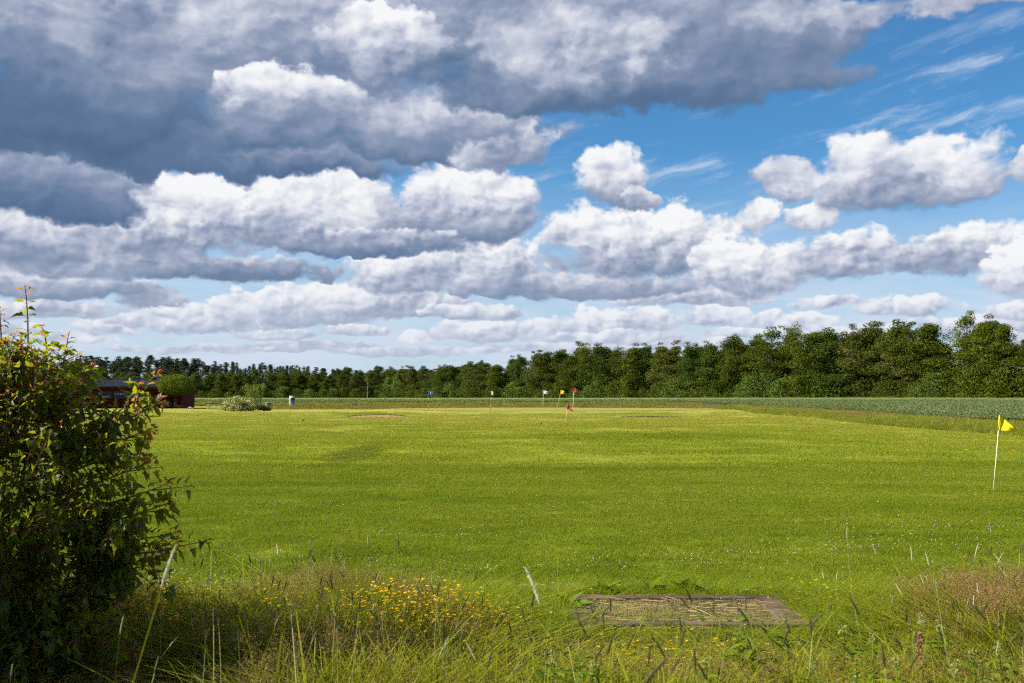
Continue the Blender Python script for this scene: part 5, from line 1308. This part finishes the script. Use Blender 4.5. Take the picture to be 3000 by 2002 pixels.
def far_edge(x, y):
    """far border of the unmown meadow"""
    e = np.full_like(x, 7.55)
    e = np.where(x < -1.55, 7.1, e); e = e + .25 * np.sin(x * 3.1) + .15 * np.sin(x * 7.3 + 1)
    e = np.where((x > -.9) & (x < 2.75), 6.95 + .12 * np.sin(x * 5), e)
    return e
def mass_h(x, y):
    h = np.full_like(x, .40)
    cor = sst(-.55, .25, x) * sst(3.0, 2.45, x)
    hc = np.interp(y, [3.0, 4.6, 5.3, 5.9, 6.4, 7.2], [.62, .48, .26, .11, .045, .03])
    hn = np.interp(y, [3.0, 4.5, 5.5, 7.0, 8.0], [.62, .52, .44, .40, .34])
    h = hn * (1 - cor) + hc * cor
    return h * (1 - .55 * sst(-1.0, -1.6, x) * sst(6.0, 5.3, y))
def mat_clear(x, y, m=.0): return ~((np.abs(x - MX) < MW / 2 + m) & (np.abs(y - MY) < MH / 2 + m))
def P3(x, y): return np.stack([x, y, hz(x, y)], 1)
def meadow(n, ya, yb):
    x, y = fr_pts(int(n * 1.3), ya, yb, 1.7); k = (y < far_edge(x, y)) & mat_clear(x, y, .04); return x[k], y[k]
# mown lawn: short blades
x, y = fr_pts(10500, 6.6, 24, 2.0); k = mat_clear(x, y, .16) & (y > far_edge(x, y) - .5); scatter('lawn_grass', LW, P3(x[k], y[k]), GR.uniform(.8, 1.25, k.sum()), 'short mown grass of the near lawn', 'grass', .03)
x, y = fr_pts(8200, 20, 88, 2.0); k = (x < edge_x(y) - .3) & (GR.uniform(0, 1, len(x)) < np.interp(y, [45, 88], [1, .12])) & (((x - GREEN_C[0]) / GREEN_R[0]) ** 2 + ((y - GREEN_C[1]) / GREEN_R[1]) ** 2 > 1.15)
for b_ in BUNK: k &= ~((np.abs(x - b_['c'][0]) < b_['rx'] + .3) & (np.abs(y - b_['c'][1]) < 1.6))
if 1: scatter('lawn_grass_far', LWF, P3(x[k], y[k]), GR.uniform(.8, 1.25, k.sum()), 'short mown grass of the far lawn', 'grass', .02)
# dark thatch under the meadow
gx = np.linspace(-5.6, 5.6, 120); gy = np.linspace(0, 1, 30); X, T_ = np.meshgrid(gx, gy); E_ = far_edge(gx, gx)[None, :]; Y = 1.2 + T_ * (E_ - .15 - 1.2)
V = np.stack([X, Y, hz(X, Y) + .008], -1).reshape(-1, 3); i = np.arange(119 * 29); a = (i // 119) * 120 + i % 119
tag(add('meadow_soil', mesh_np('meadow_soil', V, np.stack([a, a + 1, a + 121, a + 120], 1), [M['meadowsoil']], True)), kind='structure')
# meadow grasses
x, y = meadow(640, 3.4, 8.2); h = mass_h(x, y); scatter('meadow_grass', ME1, P3(x, y), np.stack([h * 0 + GR.uniform(.8, 1.2, len(h)), h * 0 + 1, h * GR.uniform(.75, 1.05, len(h))], 1), 'unmown green meadow grass in the foreground', 'grass', .04)
x, y = meadow(5200, 3.6, 8.2); h = mass_h(x, y); k = GR.uniform(0, 1, len(x)) < (.22 + .8 * (nz(x, y, 1.6) > .42)) * np.interp(y, [4.4, 6.2], [.12, 1.0]); x, y, h = x[k], y[k], h[k]
s_ = h * GR.uniform(.95, 1.30, len(h)); scatter('bent_grass', BE, P3(x, y), np.stack([np.full(len(h), .55), np.full(len(h), .55), s_], 1), 'brown purple heads of bent grass in the foreground meadow', 'grass', .08)
# bright grass around the mat and at the meadow border
n = 2600; x = GR.uniform(MX - MW / 2 - 1.0, MX + MW / 2 + .95, n); y = GR.uniform(MY - MH / 2 - .35, MY + MH / 2 + .35, n)
k = mat_clear(x, y, .05); x, y = x[k], y[k]; h = np.where(y > MY + MH / 2, .085, np.where((y < MY - MH / 2) & (np.abs(x - MX) < MW / 2), .03, .11)) * GR.uniform(.6, 1.4, len(x)); scatter('border_grass', ME2, P3(x, y), np.stack([np.full(len(x), .8), np.full(len(x), .8), h], 1), 'fresh green grass growing around the tee mat', 'grass', .2)
n = 240; x = gp(1190, 1760)[0] + GR.normal(0, .28, n); y = 6.7 + GR.normal(0, .3, n); scatter('bright_tuft', ME2, P3(x, y), np.stack([np.full(n, .7), np.full(n, .7), GR.uniform(.35, .62, n)], 1), 'tall bright green grass clump left of the tee mat', 'grass', .08)
# seed spikes
x, y = meadow(700, 3.6, 7.6); scatter('seed_spikes', SP, P3(x, y), mass_h(x, y) * GR.uniform(1.25, 1.75, len(x)) * .0 + np.clip(mass_h(x, y) * GR.uniform(1.2, 1.8, len(x)), .28, .85), 'dark seed spikes standing above the meadow grass', 'grass', .12)
x, y = fr_pts(500, 3.0, 6.8); k = ((x > 2.0) | (x < -.2)) & (GR.uniform(0, 1, 500) < np.where(x > 1.8, .5, .10)); x, y = x[k], y[k]; scatter('pale_spikes', SPP, P3(x, y), GR.uniform(.45, .82, len(x)), 'pale ripe seed spikes above the meadow grass', 'grass', .12)
# near stalks, large and out of focus
n = 15; y = GR.uniform(2.8, 3.9, n); x = GR.uniform(-1, 1, n) * .52 * y; scatter('near_stalks', SPP[:1] + SP, P3(x, y), np.clip(1.7 - y * .292, .4, 2) + GR.uniform(.05, .32, n), 'tall grass stalks close to the viewer', 'grass', .16)
# yellow trefoil patches, white clover
def patch(cx_, cy_, sx, sy, n):
    c = gp(cx_, cy_); return c[0] + GR.normal(0, sx, n), c[1] + GR.normal(0, sy, n)
xs_, ys_ = [], []
for q in ((430, 1945, .34, .14, 62), (600, 1925, .22, .12, 16), (1230, 1955, .28, .10, 44), (1400, 1935, .14, .07, 36), (1150, 1965, .2, .1, 26), (2000, 2010, .5, .2, 60), (2480, 1780, .2, .1, 10), (330, 1960, .25, .15, 26)):
    a, b_ = patch(*q); xs_.append(a); ys_.append(b_)
x, y = np.concatenate(xs_), np.concatenate(ys_); h = np.clip(mass_h(x, y) * 1.0, .14, .45) * GR.uniform(.8, 1.2, len(x)); scatter('trefoil_flowers', FY, P3(x, y), np.stack([np.ones(len(x)), np.ones(len(x)), h], 1), 'yellow trefoil flowers among the meadow grass', 'flowers', .1)
xs_, ys_ = [], []
for q in ((400, 1745, .5, .3, 260), (1000, 1745, .7, .25, 60), (1260, 1740, .25, .1, 40), (900, 1820, .6, .3, 30)):
    a, b_ = patch(*q); xs_.append(a); ys_.append(b_)
x, y = np.concatenate(xs_), np.concatenate(ys_); scatter('clover_border', CL, P3(x, y), np.stack([np.ones(len(x)), np.ones(len(x)), np.where(y < far_edge(x, y), .3, .09) * GR.uniform(.8, 1.2, len(x))], 1), 'white clover heads along the meadow border', 'flowers', .1)
x, y = fr_pts(24000, 8.0, 70, 1.0, 1.5); k = (x < edge_x(y) - .5) & (GR.uniform(0, 1, len(x)) < np.clip((nz(x, y, .9, 1) * nz(x * .5, y, 2.3, 4) - .22) * 3.0, .10, 1)); x, y = x[k], y[k]
def p_head(k):
    r = np.random.default_rng(400 + k); d = r.normal(0, 1, (14, 3)); d[:, 2] = np.abs(d[:, 2]); d /= np.linalg.norm(d, axis=1)[:, None]; v, f = flecks(d * .006 + np.array([0, 0, .04]), .010, r, .8); return mesh_np('t', v, f, [M['whitefl']])
scatter('clover_lawn', [p_head(k) for k in range(3)], P3(x, y), GR.uniform(.6, 1.15, len(x)), 'white clover heads scattered over the lawn', 'flowers', .1)
x, y = fr_pts(9000, 22, 78, 1.0); k = (nz(x * .6, y, .55, 2.5) * nz(x, y * 1.4, 1.1, .7) > .50) & (x < edge_x(y) - .5); x, y = x[k], y[k]
def p_yel(k):
    r = np.random.default_rng(420 + k); v, f = flecks(r.normal(0, .05, (7, 3)) * np.array([1, 1, 0]) + np.array([0, 0, .05]), .018, r, 1.2); return mesh_np('t', v, f, [M['yellowfl']])
scatter('yellow_lawn_flowers', [p_yel(k) for k in range(3)], P3(x, y), GR.uniform(.8, 1.3, len(x)), 'yellow flowers in streaks on the far lawn', 'flowers', .1)
# rough strip along the crop and before the range
M['rough'] = foliage('rough_grass', (0.070, 0.105, 0.004), (0.33, 0.34, 0.040), (0.34, 0.37, 0.03), tr=.35, nscale=1, inst=.5)
def p_rough(k, mat, w=.014, n=60):
    r = np.random.default_rng(440 + k); v, f = blades(n, .32, .45, 1.0, w, .22, r, .6); return mesh_np('t', v, f, [mat])
def p_roughbent(k):
    r = np.random.default_rng(460 + k); P_ = np.stack([r.normal(0, .25, 130), r.normal(0, .25, 130), r.uniform(.72, 1.05, 130)], 1); v, f = flecks(P_, .035, r); L = [(v, f, 0)]; v, f = blades(18, .3, .6, .95, .008, .15, r, .4); L.append((v, f, 1)); v, f, mi = join(L); return mesh_np('t', v, f, [M['bent'], M['rough']], False, mi)
RO = [p_rough(k, M['rough']) for k in range(4)]; RB = [p_roughbent(k) for k in range(3)]
n = 5200; y = 26 + 66 * GR.uniform(0, 1, n) ** 1.1; x = edge_x(y) + GR.uniform(-.1, 3.3, n); k = in_view(x, y, 2); x, y = x[k], y[k]
h = np.interp(x - edge_x(y), [-.1, .4, 1.5, 3.3], [.26, .46, .54, .55]) * GR.uniform(.8, 1.15, len(x)); scatter('rough_strip', RO, P3(x, y), np.stack([np.ones(len(x)), np.ones(len(x)), h], 1), 'unmown grass strip between the lawn and the crop on the right', 'grass', .06)
n = 420; y = 46 + 50 * GR.uniform(0, 1, n); x = edge_x(y) + GR.uniform(.6, 2.6, n); k = in_view(x, y, 2) & (nz(x, y, .35, 2) > .45); x, y = x[k], y[k]; scatter('rough_heads', RB, P3(x, y), np.stack([np.ones(len(x)), np.ones(len(x)), GR.uniform(.42, .58, len(x))], 1), 'brown grass heads above the strip beside the crop', 'grass', .05)
x0_ = xat(790, 100)
n = 5000; y = GR.uniform(99, 109, n); x = GR.uniform(x0_, 22, n); k = (y > 99.5 + 4.0 * (x > -2) * sst(12, 2, x)) | (x > edge_x(y)); k &= (y > 102) | (x < -6) | (x > 14); x, y = x[k], y[k]
scatter('range_rough', RO, P3(x, y), np.stack([np.ones(len(x)), np.ones(len(x)), GR.uniform(.14, .26, len(x))], 1), 'low rough grass before the driving range', 'grass', .06)
n = 5200; y = GR.uniform(100, 108, n); x = GR.uniform(x0_, 22, n); k = (y > 102) | (x < -6) | (x > 14); x, y = x[k], y[k]; scatter('range_heads', RB, P3(x, y), np.stack([np.ones(len(x)), np.ones(len(x)), GR.uniform(.22, .36, len(x))], 1), 'brown purple grass heads in a band before the range', 'grass', .05)
n = 2600; y = GR.uniform(125.5, 128.5, n); x = GR.uniform(-58, 30, n); scatter('crop_margin', RO, P3(x, y), np.stack([np.ones(n), np.ones(n), GR.uniform(.4, .7, n)], 1), 'green grass margin in front of the far crop', 'grass', .06)
n = 3000; s_ = GR.uniform(-.15, 1.0, n); q = LA[None] + (LB - LA)[None] * s_[:, None] + np.array([-6.5, -6.0]) + GR.normal(0, .8, (n, 2)); scatter('wood_margin', RO, P3(q[:, 0], q[:, 1]), np.stack([np.full(n, 2.0), np.full(n, 2.0), GR.uniform(.7, 1.0, n)], 1), 'yellow green grass margin along the foot of the wood', 'grass', .05)

# ------------------------------------------------------------------ leafy weeds as single plants
M['weedleaf'] = foliage('weed_leaf', (0.050, 0.095, 0.003), (0.16, 0.22, 0.010), (0.32, 0.42, 0.012), tr=.35, spec=.15, nscale=4, inst=.7, island=.1)
M['weedtop'] = foliage('pale_weed_flower', (0.16, 0.20, 0.03), (0.32, 0.34, 0.09), (0.35, 0.37, 0.08), tr=.3, nscale=6)
M['dockleaf'] = foliage('dock_leaf', (0.065, 0.12, 0.006), (0.17, 0.24, 0.02), (0.26, 0.38, 0.02), tr=.35, nscale=4, inst=.7, island=.1)
def lance(w, droop, mat, lobed=False):
    s = np.linspace(0, 1, 7); ww = w * np.sin(np.pi * s ** .8) * (1 + (.18 * np.sin(s * 25) if lobed else 0)); V = []
    for a, b_ in zip(s, ww): V += [(a, -b_, abs(b_) * .4 - droop * a * a), (a, 0, -droop * a * a), (a, b_, abs(b_) * .4 - droop * a * a)]
    F = []
    for i in range(6): F += [(3 * i, 3 * i + 1, 3 * i + 4, 3 * i + 3), (3 * i + 1, 3 * i + 2, 3 * i + 5, 3 * i + 4)]
    return mesh_np('leaf', np.array(V), np.array(F), [mat], True)
LAN = [lance(.17, .3, M['weedleaf']), lance(.21, .5, M['weedleaf']), lance(.14, .15, M['weedleaf'])]; DOC = [lance(.26, .35, M['dockleaf'], True), lance(.22, .6, M['dockleaf'], True)]
wr = np.random.default_rng(55)
def weed(px, ytop, D, label, nl=9):
    x = xat(px, D); H = zat(ytop, D); e = empty('leafy_weed', (x, D, 0), wr.uniform(0, 6.28)); tag(e, label, 'plant', 'leafy weeds in the near right grass')
    mb = MB(); bend = wr.normal(0, .05, 2); c = [(bend[0] * s * s, bend[1] * s * s, H * s) for s in (0, .3, .6, .85, 1)]; mb.tube(c, [.005, .0045, .004, .003, .002], 6); mb.build('stem', M['grass_bright'], e)
    for i in range(nl):
        s = .55 + .42 * i / nl; a = i * 1.57 + wr.normal(0, .2)
        for sg in (0, math.pi): add('leaf', LAN[wr.integers(3)], e, (bend[0] * s * s, bend[1] * s * s, H * s), (wr.normal(0, .2), -.35 + wr.normal(0, .25), a + sg), [(.16 - .09 * (s - .55) / .42) * wr.uniform(.8, 1.2)] * 3)
    P_ = wr.normal(0, 1, (60, 3)) * np.array([.011, .011, .016]) + np.array([bend[0], bend[1], H + .01]); v, f = flecks(P_, .014, wr, .3); add('flower_head', mesh_np('flower_head', v, f, [M['weedtop']]), e)
WP = [(1590, 1950, 4.5), (1680, 1905, 4.9), (1790, 1960, 4.3), (2170, 1865, 5.3), (2210, 1850, 5.2), (2300, 1830, 5.5), (2460, 1840, 5.3), (2540, 1900, 4.7), (2660, 1830, 5.4), (2770, 1845, 5.2), (2600, 1960, 4.2), (2360, 1960, 4.3), (2850, 1930, 4.5), (2080, 1960, 4.3), (2480, 1975, 4.2), (2930, 1900, 4.8), (2720, 1960, 4.3)]
names = ['at the bottom centre of the near grass', 'below the left corner of the tee mat', 'low below the tee mat, bottom edge', 'first below the right half of the tee mat', 'second below the right half of the tee mat', 'tall and straight below the mat corner', 'pale-topped, just right of the tee mat corner', 'pale-topped, lower right of the tee mat', 'pale-topped, in the tall grass further right', 'before the dry brown stalk at the right', 'low at the bottom edge, right of centre', 'low below the tall straight weed', 'among pale spikes at the lower right', 'low at the bottom edge under the mat', 'low at the bottom edge, right of the mat', 'at the right edge of the near grass', 'low at the bottom edge far right']
for (px, yt, D), nm in zip(WP, names): weed(px, yt, D, 'leafy green weed ' + nm, int(wr.integers(7, 11)))
def dock(px, py, size, n, label):
    x, y = gp(px, py); e = empty('dock_plant', (x, y, 0), 0); tag(e, label, 'plant', 'broad-leaved plants around the tee mat')
    mb = MB(); mb.tube([(0, 0, -.02), (0, 0, .03)], [.008, .004], 6); mb.build('crown', M['dockleaf'], e)
    for i in range(n): add('leaf', DOC[i % 2], e, (0, 0, .015), (wr.normal(0, .3), -wr.uniform(.5, 1.15), wr.uniform(0, 6.28)), [size * wr.uniform(.7, 1.2)] * 3)
for q in ((1770, 1745, .17, 6, 'broad-leaved plant behind the left end of the tee mat'), (1905, 1742, .20, 6, 'dark upright dock leaves behind the middle of the mat'), (2010, 1742, .18, 6, 'bright broad leaves behind the middle of the mat, right of the dock'), (2060, 1744, .14, 5, 'small broad-leaved plant behind the right half of the mat'),
          (1668, 1790, .18, 7, 'leafy plant spilling over the left end of the mat'), (1690, 1800, .12, 5, 'single broad leaves lying on the left frame of the mat'), (1865, 1838, .11, 5, 'small leafy plant at the front edge of the mat, left'), (2070, 1840, .11, 5, 'small leafy plant at the front edge of the mat, middle'), (2160, 1842, .12, 6, 'dark leafy plant at the front edge of the mat, right'), (370, 1745, .2, 6, 'broad-leaved plant beside the maple bush in the clover'), (395, 1735, .16, 5, 'smaller broad-leaved plant in the clover right of the maple')): dock(*q)
# dry brown dock stalk
x, y = xat(2680, 5.0), 5.0; mb = MB(); H = zat(1850, 5.0); mb.tube([(0, 0, 0), (.01, 0, H * .6), (-.02, 0, H)], [.006, .005, .002], 6)
M['rust'] = foliage('rusty_seed', (0.16, 0.07, 0.035), (0.30, 0.15, 0.08), (0.25, 0.12, 0.05), tr=.15, nscale=4)
e = empty('dry_dock_stalk', (x, y, 0)); tag(e, 'rusty brown dry dock stalk in the grass at the lower right', 'plant'); mb.build('stem', M['rust'], e)
P_ = wr.normal(0, .012, (260, 3)); P_[:, 2] = wr.uniform(H * .55, H, 260); v, f = flecks(P_, .014, wr); add('seed_head', mesh_np('seed_head', v, f, [M['rust']]), e)

# ------------------------------------------------------------------ labels: the order from the left tells alike neighbours apart
def ordinal(n):
    w = ['', 'first', 'second', 'third', 'fourth', 'fifth', 'sixth', 'seventh', 'eighth', 'ninth', 'tenth', 'eleventh', 'twelfth']
    return w[n] if n < len(w) else '%d%s' % (n, 'th' if 10 <= n % 100 <= 20 else {1: 'st', 2: 'nd', 3: 'rd'}.get(n % 10, 'th'))
seen = {}
for o in S.objects:
    if o.parent is None and o.get('label') and o.get('kind') is None: seen.setdefault(o['label'], []).append(o)
for lab, os_ in seen.items():
    if len(os_) > 1:
        for i, o in enumerate(sorted(os_, key=lambda q: q.location.x / max(1.0, q.location.y))): o['label'] = '%s, %s from left' % (lab, ordinal(i + 1))
